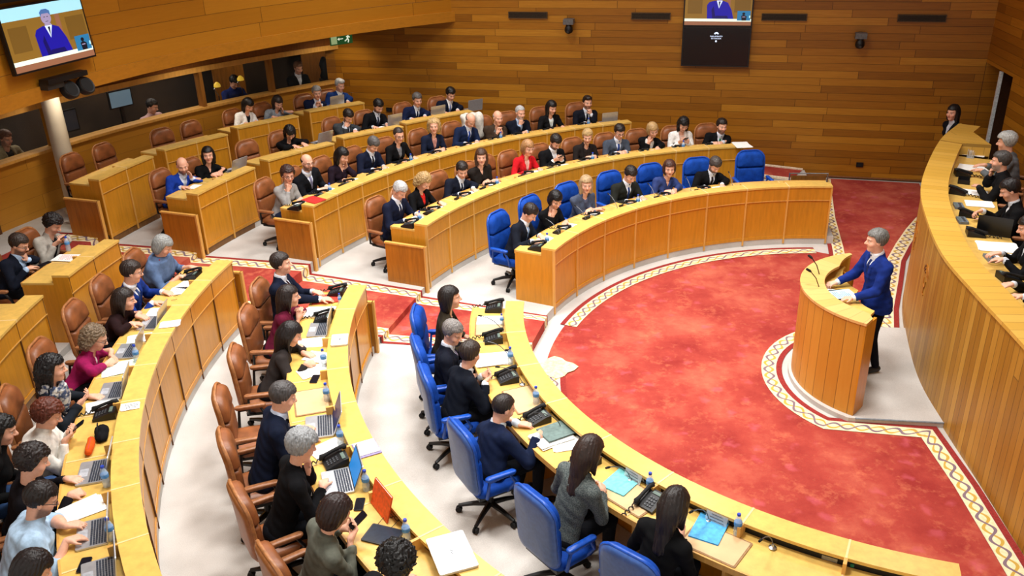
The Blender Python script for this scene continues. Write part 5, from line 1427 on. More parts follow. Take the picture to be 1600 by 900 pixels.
PEOPLE = [
 ('M0a', 0, 148.3, 'man in dark suit with pale blue tie', {'pose': 'write', 'fit': 'suit', 'c': (26, 32, 48), 'c3': (120, 150, 190), 'hair': ('short', (34, 24, 20)), 'pitch': 42, 'yaw': 5}),
 ('M0b', 0, 139.3, 'black-haired woman in black, hand to mouth', {'pose': 'chinR', 'fit': 'sweater', 'c': (18, 18, 22), 'hair': ('bob', (18, 14, 14)), 'sex': 'f', 'pitch': 30, 'yaw': -25}),
 ('M0c', 0, 130.6, 'long-haired blond woman in slate blazer, arms folded', {'pose': 'fold', 'fit': 'blazer', 'c': (70, 78, 98), 'c2': (80, 86, 108), 'hair': ('long', (176, 146, 106)), 'sex': 'f', 'pitch': 8, 'yaw': -35}),
 ('M0d', 0, 121, 'man in dark olive suit, head bowed', {'pose': 'desk', 'fit': 'suit', 'c': (44, 46, 40), 'c3': (34, 56, 110), 'hair': ('short', (34, 24, 20)), 'pitch': 38, 'yaw': -5}),
 ('M0e', 0, 112.6, 'brown-haired woman in blue blouse', {'pose': 'clasp', 'fit': 'dress', 'c': (48, 62, 112), 'hair': ('bob', (70, 40, 30)), 'sex': 'f', 'pitch': 8, 'yaw': -25}),
 ('M0f', 0, 103.5, 'man in black suit next to the vacant blue chair', {'pose': 'desk', 'fit': 'suit', 'c': (18, 18, 22), 'c3': (50, 40, 44), 'hair': ('short', (70, 62, 58)), 'pitch': 42, 'yaw': 5, 'beard': (70, 60, 54)}),
 ('M1a', 1, 151.3, 'silver-haired man in navy suit', {'pose': 'desk', 'fit': 'suit', 'c': (24, 32, 62), 'c3': (40, 44, 80), 'hair': ('short', (186, 186, 186)), 'pitch': 38, 'yaw': -10}),
 ('M1b', 1, 146.3, 'curly blond woman in black jacket over red top', {'pose': 'desk', 'fit': 'blazer', 'c': (18, 18, 22), 'c2': (206, 40, 36), 'hair': ('curly', (176, 142, 92)), 'sex': 'f', 'pitch': 45}),
 ('M1c', 1, 140.2, 'dark-haired man in navy suit, face turned aside', {'pose': 'desk', 'fit': 'suit', 'c': (22, 28, 48), 'c3': (24, 30, 54), 'hair': ('short', (34, 24, 20)), 'pitch': 25, 'yaw': -35}),
 ('M1d', 1, 134.5, 'brown-haired woman in dark shiny dress, arms crossed', {'pose': 'fold', 'fit': 'dress', 'c': (46, 38, 34), 'hair': ('long', (72, 44, 28)), 'sex': 'f', 'pitch': 5, 'yaw': -40}),
 ('M1e', 1, 127, 'woman in red jacket', {'pose': 'desk', 'fit': 'blazer', 'c': (196, 24, 34), 'c2': (228, 180, 170), 'hair': ('bob', (170, 124, 80)), 'sex': 'f', 'pitch': 18, 'yaw': -5}),
 ('M1f', 1, 121.9, 'bearded man in dark suit without tie', {'pose': 'phone', 'fit': 'suit', 'c': (18, 18, 22), 'c2': (226, 228, 232), 'hair': ('short', (34, 24, 20)), 'beard': (34, 24, 20), 'pitch': 40}),
 ('M1g', 1, 116.3, 'blond woman in dark brown leather jacket', {'pose': 'clasp', 'fit': 'open', 'c': (46, 38, 36), 'c2': (60, 50, 48), 'hair': ('tied', (186, 152, 100)), 'sex': 'f', 'pitch': 18, 'yaw': -30}),
 ('M1h', 1, 111.1, 'man with glasses in grey-blue suit', {'pose': 'clasp', 'fit': 'suit', 'c': (70, 78, 92), 'c3': (44, 70, 140), 'hair': ('short', (34, 24, 20)), 'glasses': True, 'pitch': 25, 'yaw': -8}),
 ('M1i', 1, 106, 'blond woman in black, cheek on hand', {'pose': 'cheekR', 'fit': 'blazer', 'c': (18, 18, 22), 'c2': (225, 222, 218), 'hair': ('bob', (184, 148, 98)), 'sex': 'f', 'pitch': 25, 'tilt': 12}),
 ('M1j', 1, 100.5, 'woman in white jacket with long black hair', {'pose': 'phone', 'fit': 'blazer', 'c': (232, 230, 226), 'c2': (210, 176, 160), 'hair': ('wavy', (18, 14, 14)), 'sex': 'f', 'pitch': 38, 'yaw': -5}),
 ('M1k', 1, 95.3, 'man in dark suit with green tie', {'pose': 'clasp', 'fit': 'suit', 'c': (18, 18, 22), 'c3': (24, 110, 72), 'hair': ('short', (34, 24, 20)), 'beard': (60, 46, 40), 'pitch': 10, 'yaw': 5}),
 ('M2a', 2, 153.2, 'curly-haired woman in pale grey sweater, hands at chin', {'pose': 'chinR', 'fit': 'knit', 'c': (150, 148, 146), 'hair': ('curlyshort', (58, 34, 28)), 'sex': 'f', 'glasses': True, 'pitch': 12, 'yaw': -35, 'legs': (40, 52, 84)}),
 ('M2b', 2, 148.9, 'bald man with glasses and dark beard', {'pose': 'clasp', 'fit': 'suit', 'c': (22, 24, 32), 'c3': (120, 120, 150), 'hair': ('fringe', (34, 24, 20)), 'beard': (34, 24, 20), 'glasses': True, 'pitch': 8, 'yaw': -15}),
 ('M2c', 2, 145, 'woman in dark purple touching her hair', {'pose': 'cheekL', 'fit': 'dress', 'c': (44, 28, 44), 'hair': ('long', (18, 14, 14)), 'sex': 'f', 'pitch': 30, 'yaw': 5}),
 ('M2d', 2, 140.6, 'man in navy suit reading papers, greying hair', {'pose': 'write', 'fit': 'suit', 'c': (24, 32, 62), 'c3': (24, 26, 40), 'hair': ('short', (88, 84, 82)), 'pitch': 45}),
 ('M2e', 2, 136.2, 'short-haired woman in black jacket, patterned blouse', {'pose': 'desk', 'fit': 'blazer', 'c': (18, 18, 22), 'c2': (120, 122, 128), 'hair': ('crop', (52, 40, 36)), 'sex': 'f', 'glasses': True, 'pitch': 15, 'yaw': -15}),
 ('M2f', 2, 131.2, 'curly blond woman in navy jacket', {'pose': 'clasp', 'fit': 'blazer', 'c': (30, 40, 70), 'c2': (196, 140, 130), 'hair': ('curly', (190, 156, 104)), 'sex': 'f', 'pitch': 5, 'yaw': -40}),
 ('M2g', 2, 126.5, 'bald man in blue suit and blue tie', {'pose': 'write', 'fit': 'suit', 'c': (28, 46, 88), 'c3': (30, 60, 140), 'hair': ('fringe', (120, 100, 90)), 'pitch': 45}),
 ('M2h', 2, 122.3, 'balding man in brown jacket, hands at chin', {'pose': 'pray', 'fit': 'open', 'c': (84, 66, 52), 'c2': (110, 112, 110), 'hair': ('fringe', (150, 136, 126)), 'pitch': 10, 'yaw': -8}),
 ('M2i', 2, 118.8, 'white-haired man with hand at his mouth', {'pose': 'chinR', 'fit': 'suit', 'c': (22, 28, 48), 'c2': (170, 190, 220), 'hair': ('crop', (186, 186, 186)), 'beard': (190, 186, 180), 'pitch': 12}),
 ('M2j', 2, 114.1, 'dark-haired woman in black jacket over white top', {'pose': 'desk', 'fit': 'blazer', 'c': (22, 22, 26), 'c2': (206, 216, 214), 'hair': ('long', (18, 14, 14)), 'sex': 'f', 'pitch': 20, 'yaw': 5}),
 ('M2k', 2, 109.2, 'man in dark suit, hand at chin, by the planked wall', {'pose': 'chinL', 'fit': 'suit', 'c': (24, 28, 44), 'c3': (20, 22, 34), 'hair': ('quiff', (34, 24, 20)), 'beard': (70, 52, 44), 'pitch': 8, 'yaw': -5}),
 ('M3a', 3, 156.0, 'bald man in bright blue suit leaning on his hand', {'pose': 'cheekL', 'fit': 'suit', 'c': (24, 56, 150), 'c2': (200, 206, 220), 'hair': ('fringe', (34, 24, 20)), 'beard': (50, 36, 30), 'pitch': 15, 'yaw': -40}),
 ('M3b', 3, 152.0, 'woman in black with slicked black hair', {'pose': 'clasp', 'fit': 'dress', 'c': (16, 16, 18), 'hair': ('long', (18, 14, 14)), 'sex': 'f', 'pitch': 2, 'yaw': -45}),
 ('M3c', 3, 141.8, 'black-haired woman bent over a laptop', {'pose': 'type', 'fit': 'blazer', 'c': (18, 18, 22), 'c2': (18, 18, 22), 'hair': ('wavy', (18, 14, 14)), 'sex': 'f', 'pitch': 50, 'yaw': -30}),
 ('M3d', 3, 136.2, 'man in grey suit, hand on forehead', {'pose': 'browR', 'fit': 'suit', 'c': (76, 82, 88), 'c3': (40, 44, 60), 'hair': ('short', (34, 24, 20)), 'beard': (34, 24, 20), 'pitch': 40}),
 ('M3e', 3, 132.6, 'man in black suit with dark beard, back rows', {'pose': 'desk', 'fit': 'suit', 'c': (18, 18, 24), 'c3': (50, 56, 80), 'hair': ('short', (18, 14, 14)), 'beard': (18, 14, 14), 'pitch': 38}),
 ('M3f', 3, 127.6, 'grey-haired man in blue suit before the planked wall', {'pose': 'desk', 'fit': 'suit', 'c': (26, 40, 84), 'c3': (40, 50, 80), 'hair': ('short', (88, 84, 82)), 'pitch': 15, 'yaw': -10}),
 ('M3g', 3, 123.4, 'dark-haired man in white shirt and navy suit', {'pose': 'desk', 'fit': 'suit', 'c': (20, 28, 52), 'c2': (236, 238, 242), 'c3': (110, 120, 160), 'hair': ('short', (18, 14, 14)), 'pitch': 30}),
 ('M4a', 4, 141.4, 'woman in white top with long black hair', {'pose': 'write', 'fit': 'blazer', 'c': (232, 230, 226), 'c2': (40, 40, 44), 'hair': ('long', (18, 14, 14)), 'sex': 'f', 'pitch': 42, 'legs': (30, 40, 60)}),
 ('M4b', 4, 138.2, 'woman in grey jacket with long dark hair', {'pose': 'cheekL', 'fit': 'blazer', 'c': (120, 128, 136), 'c2': (150, 150, 156), 'hair': ('long', (40, 30, 26)), 'sex': 'f', 'pitch': 35, 'yaw': -10}),
 ('M4c', 4, 133.9, 'grey-haired man in blue suit, hands at chin', {'pose': 'pray', 'fit': 'suit', 'c': (24, 34, 74), 'hair': ('short', (150, 148, 146)), 'pitch': 10, 'yaw': -20}),
 ('M4d', 4, 131.0, 'grey-haired man in white shirt and blue jacket', {'pose': 'desk', 'fit': 'suit', 'c': (24, 52, 110), 'c2': (228, 234, 242), 'hair': ('quiff', (186, 186, 186)), 'pitch': 20, 'yaw': 5, 'girth': 1.1}),
 ('L0a', 0, 179.8, 'dark-haired woman in dark olive jacket', {'pose': 'lap', 'fit': 'open', 'c': (72, 62, 46), 'c2': (24, 22, 22), 'hair': ('mid', (28, 20, 18)), 'sex': 'f', 'pitch': 2, 'yaw': 5, 'legs': (18, 18, 22)}),
 ('L0b', 0, 189.0, 'grey-haired man in navy suit listening to his neighbour', {'pose': 'lap', 'fit': 'suit', 'c': (24, 28, 44), 'c2': (190, 196, 206), 'c3': (120, 110, 130), 'hair': ('short', (128, 122, 118)), 'pitch': 22, 'yaw': -40, 'dz': 0}),
 ('L0c', 0, 196.5, 'man in navy suit turned away to his neighbour', {'pose': 'phone', 'fit': 'suit', 'c': (18, 24, 38), 'c2': (210, 214, 220), 'hair': ('short', (50, 38, 32)), 'pitch': 15, 'yaw': 35}),
 ('L0d', 0, 207.8, 'dark-haired man in blue suit writing', {'pose': 'write', 'fit': 'suit', 'c': (24, 38, 74), 'c2': (200, 210, 220), 'hair': ('crop', (38, 30, 28)), 'pitch': 22, 'yaw': 0}),
 ('L0e', 0, 218.6, 'woman in grey tweed jacket with long dark hair', {'pose': 'clasp', 'fit': 'blazer', 'c': (70, 76, 76), 'c2': (80, 80, 80), 'hair': ('long', (48, 32, 26)), 'sex': 'f', 'pitch': 28, 'yaw': 0, 'mat': "patterned('tweed',(62,70,70),(98,104,102),120)"}),
 ('L0f', 0, 228.2, 'woman in black with long hair holding a phone', {'pose': 'phone', 'fit': 'blazer', 'c': (18, 18, 20), 'c2': (30, 28, 30), 'hair': ('long', (32, 24, 22)), 'sex': 'f', 'pitch': 30, 'yaw': 0}),
 ('L1a', 1, 175.4, 'man in navy suit with dark red tie, sitting tall', {'pose': 'reach', 'fit': 'suit', 'c': (24, 32, 58), 'c2': (220, 226, 236), 'c3': (60, 24, 34), 'hair': ('short', (44, 34, 30)), 'pitch': 0, 'yaw': 10}),
 ('L1b', 1, 181.8, 'woman in dark red jacket, hands by her mouth', {'pose': 'pray', 'fit': 'blazer', 'c': (92, 20, 44), 'c2': (90, 24, 44), 'hair': ('long', (36, 26, 24)), 'sex': 'f', 'pitch': 5, 'yaw': 15}),
 ('L1c', 1, 188.6, 'woman in dark brown-grey sweater writing notes', {'pose': 'write', 'fit': 'sweater', 'c': (62, 54, 52), 'hair': ('long', (26, 20, 20)), 'sex': 'f', 'pitch': 30, 'yaw': 5}),
 ('L1d', 1, 200.6, 'man in navy jacket typing on the large silver laptop', {'pose': 'type', 'fit': 'suit', 'c': (22, 32, 58), 'c2': (190, 200, 220), 'hair': ('short', (74, 70, 70)), 'pitch': 22, 'yaw': 0}),
 ('L1e', 1, 206.8, 'grey-haired woman in black at a blue-screen laptop', {'pose': 'chinL', 'fit': 'open', 'c': (20, 20, 24), 'c2': (220, 220, 222), 'hair': ('full', (150, 152, 154)), 'sex': 'f', 'pitch': 22, 'yaw': 0}),
 ('L1f', 1, 213.2, 'woman in grey-green jacket with dark bob', {'pose': 'phone', 'fit': 'blazer', 'c': (96, 98, 88), 'c2': (96, 98, 88), 'hair': ('bob', (40, 24, 22)), 'sex': 'f', 'pitch': 35, 'yaw': 0}),
 ('L1g', 1, 219.6, 'person with black curly hair at the lower picture edge', {'pose': 'desk', 'fit': 'sweater', 'c': (30, 30, 34), 'hair': ('afro', (14, 12, 12)), 'sex': 'f', 'pitch': 30, 'yaw': 0}),
 ('L2a', 2, 171.9, 'grey-haired woman in blue poncho with red bead necklace', {'pose': 'desk', 'fit': 'poncho', 'c': (92, 114, 150), 'hair': ('bob', (150, 152, 150)), 'sex': 'f', 'pitch': 35, 'yaw': 5, 'neck': (140, 24, 44)}),
 ('L2b', 2, 176.8, 'man with glasses in bright blue suit', {'pose': 'desk', 'fit': 'suit', 'c': (26, 52, 128), 'c2': (220, 224, 232), 'c3': (50, 70, 120), 'hair': ('short', (44, 32, 28)), 'glasses': True, 'pitch': 15, 'yaw': 25}),
 ('L2c', 2, 181.7, 'dark-haired woman in dark maroon sweater', {'pose': 'type', 'fit': 'sweater', 'c': (50, 26, 28), 'hair': ('long', (38, 28, 24)), 'sex': 'f', 'pitch': 10, 'yaw': 10}),
 ('L2d', 2, 187.0, 'curly-haired woman in magenta jacket', {'pose': 'clasp', 'fit': 'blazer', 'c': (146, 24, 80), 'c2': (220, 190, 196), 'hair': ('curly', (120, 100, 78)), 'sex': 'f', 'glasses': True, 'pitch': 28, 'yaw': 0}),
 ('L2e', 2, 191.4, 'black-haired woman with patterned scarf', {'pose': 'phoneR', 'fit': 'blazer', 'c': (38, 44, 54), 'c2': (220, 220, 220), 'hair': ('wavy', (16, 12, 14)), 'sex': 'f', 'pitch': 10, 'yaw': 5, 'scarf': "patterned('scarf_print',(206,206,204),(70,84,116),26)"}),
 ('L2f', 2, 196.6, 'woman in white sweater with short red-brown curls', {'pose': 'phone', 'fit': 'knit', 'c': (224, 220, 212), 'hair': ('curlyshort', (98, 44, 28)), 'sex': 'f', 'pitch': 30, 'yaw': 0, 'girth': 1.38}),
 ('L2g', 2, 201.3, 'curly dark-haired woman in black', {'pose': 'write', 'fit': 'dress', 'c': (24, 20, 26), 'hair': ('curlyshort', (34, 24, 22)), 'sex': 'f', 'pitch': 25, 'yaw': 10, 'girth': 1.15}),
 ('L2h', 2, 205.6, 'bearded man in pale blue shirt', {'pose': 'type', 'fit': 'shirt', 'c': (172, 200, 226), 'hair': ('short', (30, 22, 20)), 'beard': (36, 28, 26), 'glasses': True, 'pitch': 28, 'yaw': 0, 'girth': 1.28}),
 ('L2i', 2, 210.6, 'dark-haired person at the lower left corner', {'pose': 'chinL', 'fit': 'sweater', 'c': (40, 40, 46), 'hair': ('bob', (30, 22, 22)), 'sex': 'f', 'pitch': 35, 'yaw': 0}),
 ('L3a', 3, 170.6, 'dark-haired man in pale grey jacket', {'pose': 'phone', 'fit': 'open', 'c': (168, 162, 152), 'c2': (30, 30, 34), 'hair': ('curlyshort', (24, 18, 18)), 'pitch': 38, 'yaw': 0}),
 ('L3b', 3, 174.3, 'man with glasses in dark navy blazer', {'pose': 'chinL', 'fit': 'suit', 'c': (24, 30, 48), 'c2': (170, 196, 226), 'hair': ('short', (50, 38, 32)), 'beard': (60, 46, 40), 'glasses': True, 'pitch': 28, 'yaw': 5}),
 ('L3c', 3, 199.5, 'person in black with jeans behind the third row', {'pose': 'lap', 'fit': 'sweater', 'c': (16, 16, 18), 'hair': ('wavy', (16, 14, 14)), 'sex': 'f', 'pitch': 20, 'yaw': 0, 'legs': (52, 78, 120)}),
 ('D0a', 9, 0, 'white-haired person in grey on the dais', {'pose': 'desk', 'fit': 'open', 'c': (96, 100, 104), 'c2': (160, 166, 172), 'hair': ('full', (168, 168, 164)), 'pitch': 10, 'yaw': 0}),
 ('D0b', 9, 0, 'grey-bearded man in black on the dais, hand at mouth', {'pose': 'chinR', 'fit': 'suit', 'c': (20, 20, 22), 'c2': (40, 40, 44), 'hair': ('short', (70, 66, 64)), 'beard': (120, 116, 112), 'pitch': 5, 'yaw': 0}),
 ('D0c', 9, 0, 'dark-haired woman in black on the dais', {'pose': 'write', 'fit': 'suit', 'c': (18, 18, 20), 'c2': (210, 214, 220), 'hair': ('short', (24, 18, 18)), 'sex': 'f', 'pitch': 30, 'yaw': 0}),
 ('D0d', 9, 0, 'person in black at a laptop on the dais edge', {'pose': 'type', 'fit': 'suit', 'c': (20, 20, 24), 'c2': (200, 204, 210), 'hair': ('long', (30, 24, 22)), 'sex': 'f', 'pitch': 20, 'yaw': 0}),
 ('D0e', 9, 0, 'person in black handling white sheets on the dais', {'pose': 'desk', 'fit': 'suit', 'c': (16, 16, 18), 'c2': (214, 218, 224), 'hair': ('short', (40, 30, 28)), 'pitch': 20, 'yaw': 0}),
]
# ================================================================== seats
TAIL = {'M0': 'at the far front desk', 'M1': 'at the second far desk', 'M2': 'at the third far desk', 'M3': 'at a two-seat desk', 'M4': 'in the back row',
        'L0': 'at the near front desk', 'L1': 'at the near second desk', 'L2': 'at the near third desk', 'L3': 'on the left', 'D0': ''}
def cut16(s): 
    w = s.split(); return ' '.join(w[:16])
rngc = random.Random(3)
WHO = {}
for key, row, th, who, kw in PEOPLE:
    WHO[key] = who
    kw = dict(kw)
    if isinstance(kw.get('mat'), str): kw['mat'] = eval(kw['mat'])
    if isinstance(kw.get('scarf'), str): kw['scarf'] = eval(kw['scarf'])
    near = key[0] in 'LD'
    grp = 'members seated in the chamber'
    label = cut16(who+(' '+TAIL[key[:2]] if len(who.split()) <= 10 else ''))
    if row == 9:
        x, y, z = HEADS[key]
        # they face the well across the dais desk
        i = min(range(len(outer)), key=lambda i: (outer[i][0]-x)**2+(outer[i][1]-y)**2)
        nx, ny = outer[i][0]-x, outer[i][1]-y; a = math.degrees(math.atan2(ny, nx))
        face = a; hx, hy = 0.0, .17
        fx, fy = math.cos(R(face)), math.sin(R(face))
        px_, py_ = x-fx*hy, y-fy*hy
        person(label, (px_, py_, DFLOOR), R(face-90), (0, hy, z-DFLOOR), h=.014, group='officers on the dais', **kw)
        chair(False, px_-fx*.02, py_-fy*.02, DFLOOR, face, cut16('tan swivel chair of the '+who), 'tan chairs on the dais')
        continue
    hip, dr, hx, hy, dz = HEADS[key]
    r = ROW_R[row]+dr; x, y, _ = pol(r, hip); face = hip+180
    kw['dz'] = kw.get('dz', 0)+(TOPZ[row]+SURF-OWN[row]-TABLE)
    person(label, (x, y, OWN[row]), R(face-90), (hx, hy, dz), h=.0125 if near else .0155, group=grp, **kw)
    if key == 'L3c': continue
    cr = ROW_R[row]+max(dr, .84)+(.03 if row < 3 else -.06); cx_, cy_, _ = pol(cr, hip)
    blue = row == 0
    chair(blue, cx_, cy_, OWN[row], face+rngc.uniform(-5, 5), cut16(('blue' if blue else 'tan')+' swivel chair of the '+who), 'blue swivel chairs' if blue else 'tan swivel chairs')
# vacant chairs
for row, th, dr, blue, lab in ((0, 92.8, 1.08, True, 'vacant blue swivel chair at the wall end of the far front desk'),
        (1, 130.9, .95, False, 'vacant tan swivel chair between patterned-dress woman and woman in red'),
        (3, 145.8, .78, False, 'vacant tan swivel chair beside the woman bent over a laptop'),
        (4, 156.2, .84, False, 'vacant tan swivel chair nearest the round column, back row'),
        (4, 153.2, .84, False, 'vacant tan swivel chair second from the round column, back row'),
        (4, 148.2, .72, False, 'vacant tan swivel chair third from the round column, back row'),
        (4, 145.2, .70, False, 'vacant tan swivel chair fourth from the round column, back row'),
        (1, 194.6, .95, False, 'vacant tan swivel chair behind the bare tan desk pad'),
        (0, 238.2, .95, True, 'vacant blue swivel chair at the bottom edge of the picture'),
        (3, 182.0, .92, False, 'vacant tan swivel chair at the left picture edge')):
    x, y, _ = pol(ROW_R[row]+dr, th)
    chair(blue, x, y, OWN[row], th+180+rngc.uniform(-6, 6), lab, 'blue swivel chairs' if blue else 'tan swivel chairs')
# white coat over the back of a tan chair
hip, dr, *_ = HEADS['M2h']; x, y, _ = pol(ROW_R[2]+1.10, hip+1.5)
P, n, lo, h = grid((-.30,-.16,.55), (.30,.16,1.22), .016)
d = smin(rcone(P, (-.17,0,1.08), (.17,0,1.10), .07, .07), rcone(P, (-.14,.02,1.0), (-.17,.03,.70), .09, .075), .08)
d = smin(d, rcone(P, (.13,.02,1.0), (.17,.03,.66), .09, .07), .08)+.008*np.sin(P[:,0]*45)*np.cos(P[:,2]*16)
o = add_child('draped_coat', np_mesh('draped_coat', [nets(d, n, lo, h)], cloth((222,216,204))), None)
o.location = (x, y, OWN[2]); o.rotation_euler = (0,0,R(hip+90)); tag(o, 'white coat draped over the chair of the balding brown-jacket man', 'coat')

# ================================================================== the speaker, the attendant, the people behind glass
sx, sy = -.30, .215
face = math.degrees(math.atan2(-.10, -1.0))+2
ff = (math.cos(R(face)), math.sin(R(face)))
person('grey-haired man in blue suit speaking at the lectern', (sx-ff[0]*.06, sy-ff[1]*.06, .06), R(face-90), (.0, .10, 1.655), pose='lectern', fit='suit',
       c=(22,44,118), c2=(226,230,238), c3=(30,44,96), hair=('short', (112,110,106)), stand=True, yaw=-14, pitch=4, h=.0115, legs=(16,20,34))
person('woman with long black hair in dark suit standing by the back wall', (3.31, 6.0, .10), R(190-90), (0,.06,1.60), pose='stand', fit='suit', c=(22,24,34), c2=(196,200,208),
       hair=('long', (20,16,16)), sex='f', stand=True, pitch=6, yaw=20, h=.014, legs=(22,24,34), hz=.0)
for gx, gy, gz, who, kw in GALLERY:
    t = math.degrees(math.atan2(gy, gx)); r = math.hypot(gx, gy); face = t+180
    hd = 1.17; bx, by, _ = pol(r+.15, t)
    person(who, (bx, by, gz-hd), R(face-90), (0,.15,hd), h=.018, group='people in the booth behind glass', **kw)

# ================================================================== things on the desks
for it in ITEMS: on_desk(*it)
for ty, x, y, rot, lab in DITEMS:
    i = min(range(len(outer)), key=lambda i: (outer[i][0]-x)**2+(outer[i][1]-y)**2)
    d = (outer[min(i+1, len(outer)-1)][0]-outer[i-1][0], outer[min(i+1, len(outer)-1)][1]-outer[i-1][1])
    a = math.atan2(d[1], d[0])           # along the dais towards the near end
    fx, fy = outer[i][0]-x, outer[i][1]-y; face = math.atan2(fy, fx)
    off = math.hypot(fx, fy); k = 1.0
    if off < .44 and ty != 'x': x, y = outer[i][0]-math.cos(face)*.46, outer[i][1]-math.sin(face)*.46
    kw = {}
    if ty == 'laptop': kw = dict(ang=105, dark=True, scr=(22,34,44), s=1.12)
    if ty == 'papers': kw = dict(n=3, s=1.15 if 'large' not in lab and 'long' not in lab else 1.5)
    item(ty, lab, x, y, DTOP+.002, face-PI/2+R(rot), **kw)
# far desks: each place has its papers, phone and microphone
PLACES = [k for k in HEADS if k[0] == 'M']
SHORT = {k: WHO[k] for k in PLACES}
for n_, k in enumerate(PLACES):
    row = int(k[1]); hip = HEADS[k][0]; rr = ROW_R[row]; w = SHORT[k].split(',')[0]
    if k in ('M3a','M3d'): pass
    g = lambda off: hip+math.degrees(off/rr)
    if row <= 2 or n_ % 2 == 0:
        on_desk('papers', row, 'w', g(-.02+.06*((n_*7) % 5-2)/2), .34, (n_*37) % 40-20, cut16('white papers before the '+w), dict(n=3+n_ % 4, print_=n_ % 2))
    if row <= 2: on_desk('phone', row, 'w', g(.24), .335, 0, cut16('black desk phone beside the '+w), {})
    if row == 0: on_desk('mic', row, 'w', g(-.2), .225, 0, cut16('slim gooseneck microphone before the '+w), {})
    if row <= 2 and n_ % 3 == 0: on_desk('bottle', row, 'w', g(.12), .245, 0, cut16('clear water bottle before the '+w), {})
for k in [k for k in HEADS if k[0] == 'L' and k != 'L3c']:
    row = int(k[1]); hip = HEADS[k][0]; rr = ROW_R[row]; w = WHO[k].split(',')[0]
    if row: continue
    on_desk('mic', row, 'w', hip+math.degrees(.10/rr), .232, 0, cut16('slim gooseneck microphone before the '+w), {})
on_desk('mic', 0, 'w', 236.0, .235, 0, 'long gooseneck microphone at the vacant near blue chair', {})
for k in ('M2b','M2c'):
    hip = HEADS[k][0]; on_desk('tablet', 2, 'w', hip+1.0, .38, 20, cut16('black tablet under the hands of the '+WHO[k]), {})
# phones held in hands
def held(key, who):
    hip, dr, hx, hy, dz = HEADS[key]; row = int(key[1]); x, y, _ = pol(ROW_R[row]+dr-.40, hip)
    o = item('mobile', who, x, y, TOPZ[row]+SURF+.16, R(hip+90)); o.rotation_euler = (R(32), 0, R(hip+90))
held('L0f', 'mobile phone in the hands of the woman in black, near desk')
held('L2f', 'mobile phone in the hands of the woman in white sweater')
held('L3a', 'mobile phone in the hands of the man in pale grey jacket')
held('L1f', 'mobile phone held by the woman in grey-green jacket')
held('M1f', 'mobile phone in the hands of the bearded man without tie')
held('M1j', 'mobile phone in the hands of the white-jacket woman')
# control panel of the vacant near place: plate, green light
def recess(th, z, w, h, mat, name, lab, cat, off=.169):
    r = ROW_R[0]+off; x, y, _ = pol(r, th)
    o = MB().box((0,0,0), (w, .006, h)).build(name, mat, None, None, (x, y, z), R(th+90)); tag(o, lab, cat); return o
zt = TOPZ[0]-.078
o = recess(241.0, zt, .11, .035, plain('plate_steel', (150,152,150), .35, .7), 'name_plate', 'small engraved steel plate in the black recess of the vacant near place', 'plate')
m = MB()
for k in range(2): m.box((0,.004,-.008+.016*k), (.085,.002,.006))
m.build('engraved_lines', M_BLACKM, o)
o = recess(243.0, zt, .026, .026, plain('button_green', (20,110,80), .35), 'green_button', 'green push button beside the steel plate in the black recess', 'button')
# lectern equipment
item('tablet', 'bluish white papers on a dark tablet under the speaker\'s hands', -.66, .18, 1.062, R(95))
o = mk_papers('pale blue sheet on the lectern shelf before the speaker', 2, 1, 1.0, (176,208,224)); o.location = (-.655,.17,1.074); o.rotation_euler = (0,0,R(98))
for i, (t, lab) in enumerate(((172, 'left lectern microphone on a slim dark stalk'), (150, 'right lectern microphone beside the white sheet'))):
    x, y, _ = pol(.93, t); o = empty('lectern_microphone', lab, 'microphone', (x, y, 1.062), R(t+90), 'lectern microphones')
    MB().lathe([(.035,0), (.035,.012), (.01,.02)], n=14).build('base', M_BLACK, o, 40)
    MB().tube([(0,0,.015), (.0,-.02,.12), (-.01,-.07,.24), (-.02,-.13,.31)], .006, 6).build('neck', M_BLACK, o, 60)
    MB().tube([(-.02,-.13,.31), (-.022,-.15,.325), (-.026,-.185,.345)], [.010,.017,.014], 8).build('capsule', M_BLACKM, o, 60)
x, y, _ = pol(.86, 160); o = mk_papers('white sheet lying on the lectern shelf by the microphones', 2, 1, .9); o.location = (x, y, 1.062); o.rotation_euler = (0,0,R(240))
x, y, _ = pol(.99, 158); item('console', 'dark control box on the lectern shelf behind the microphones', x, y, 1.062, R(250))

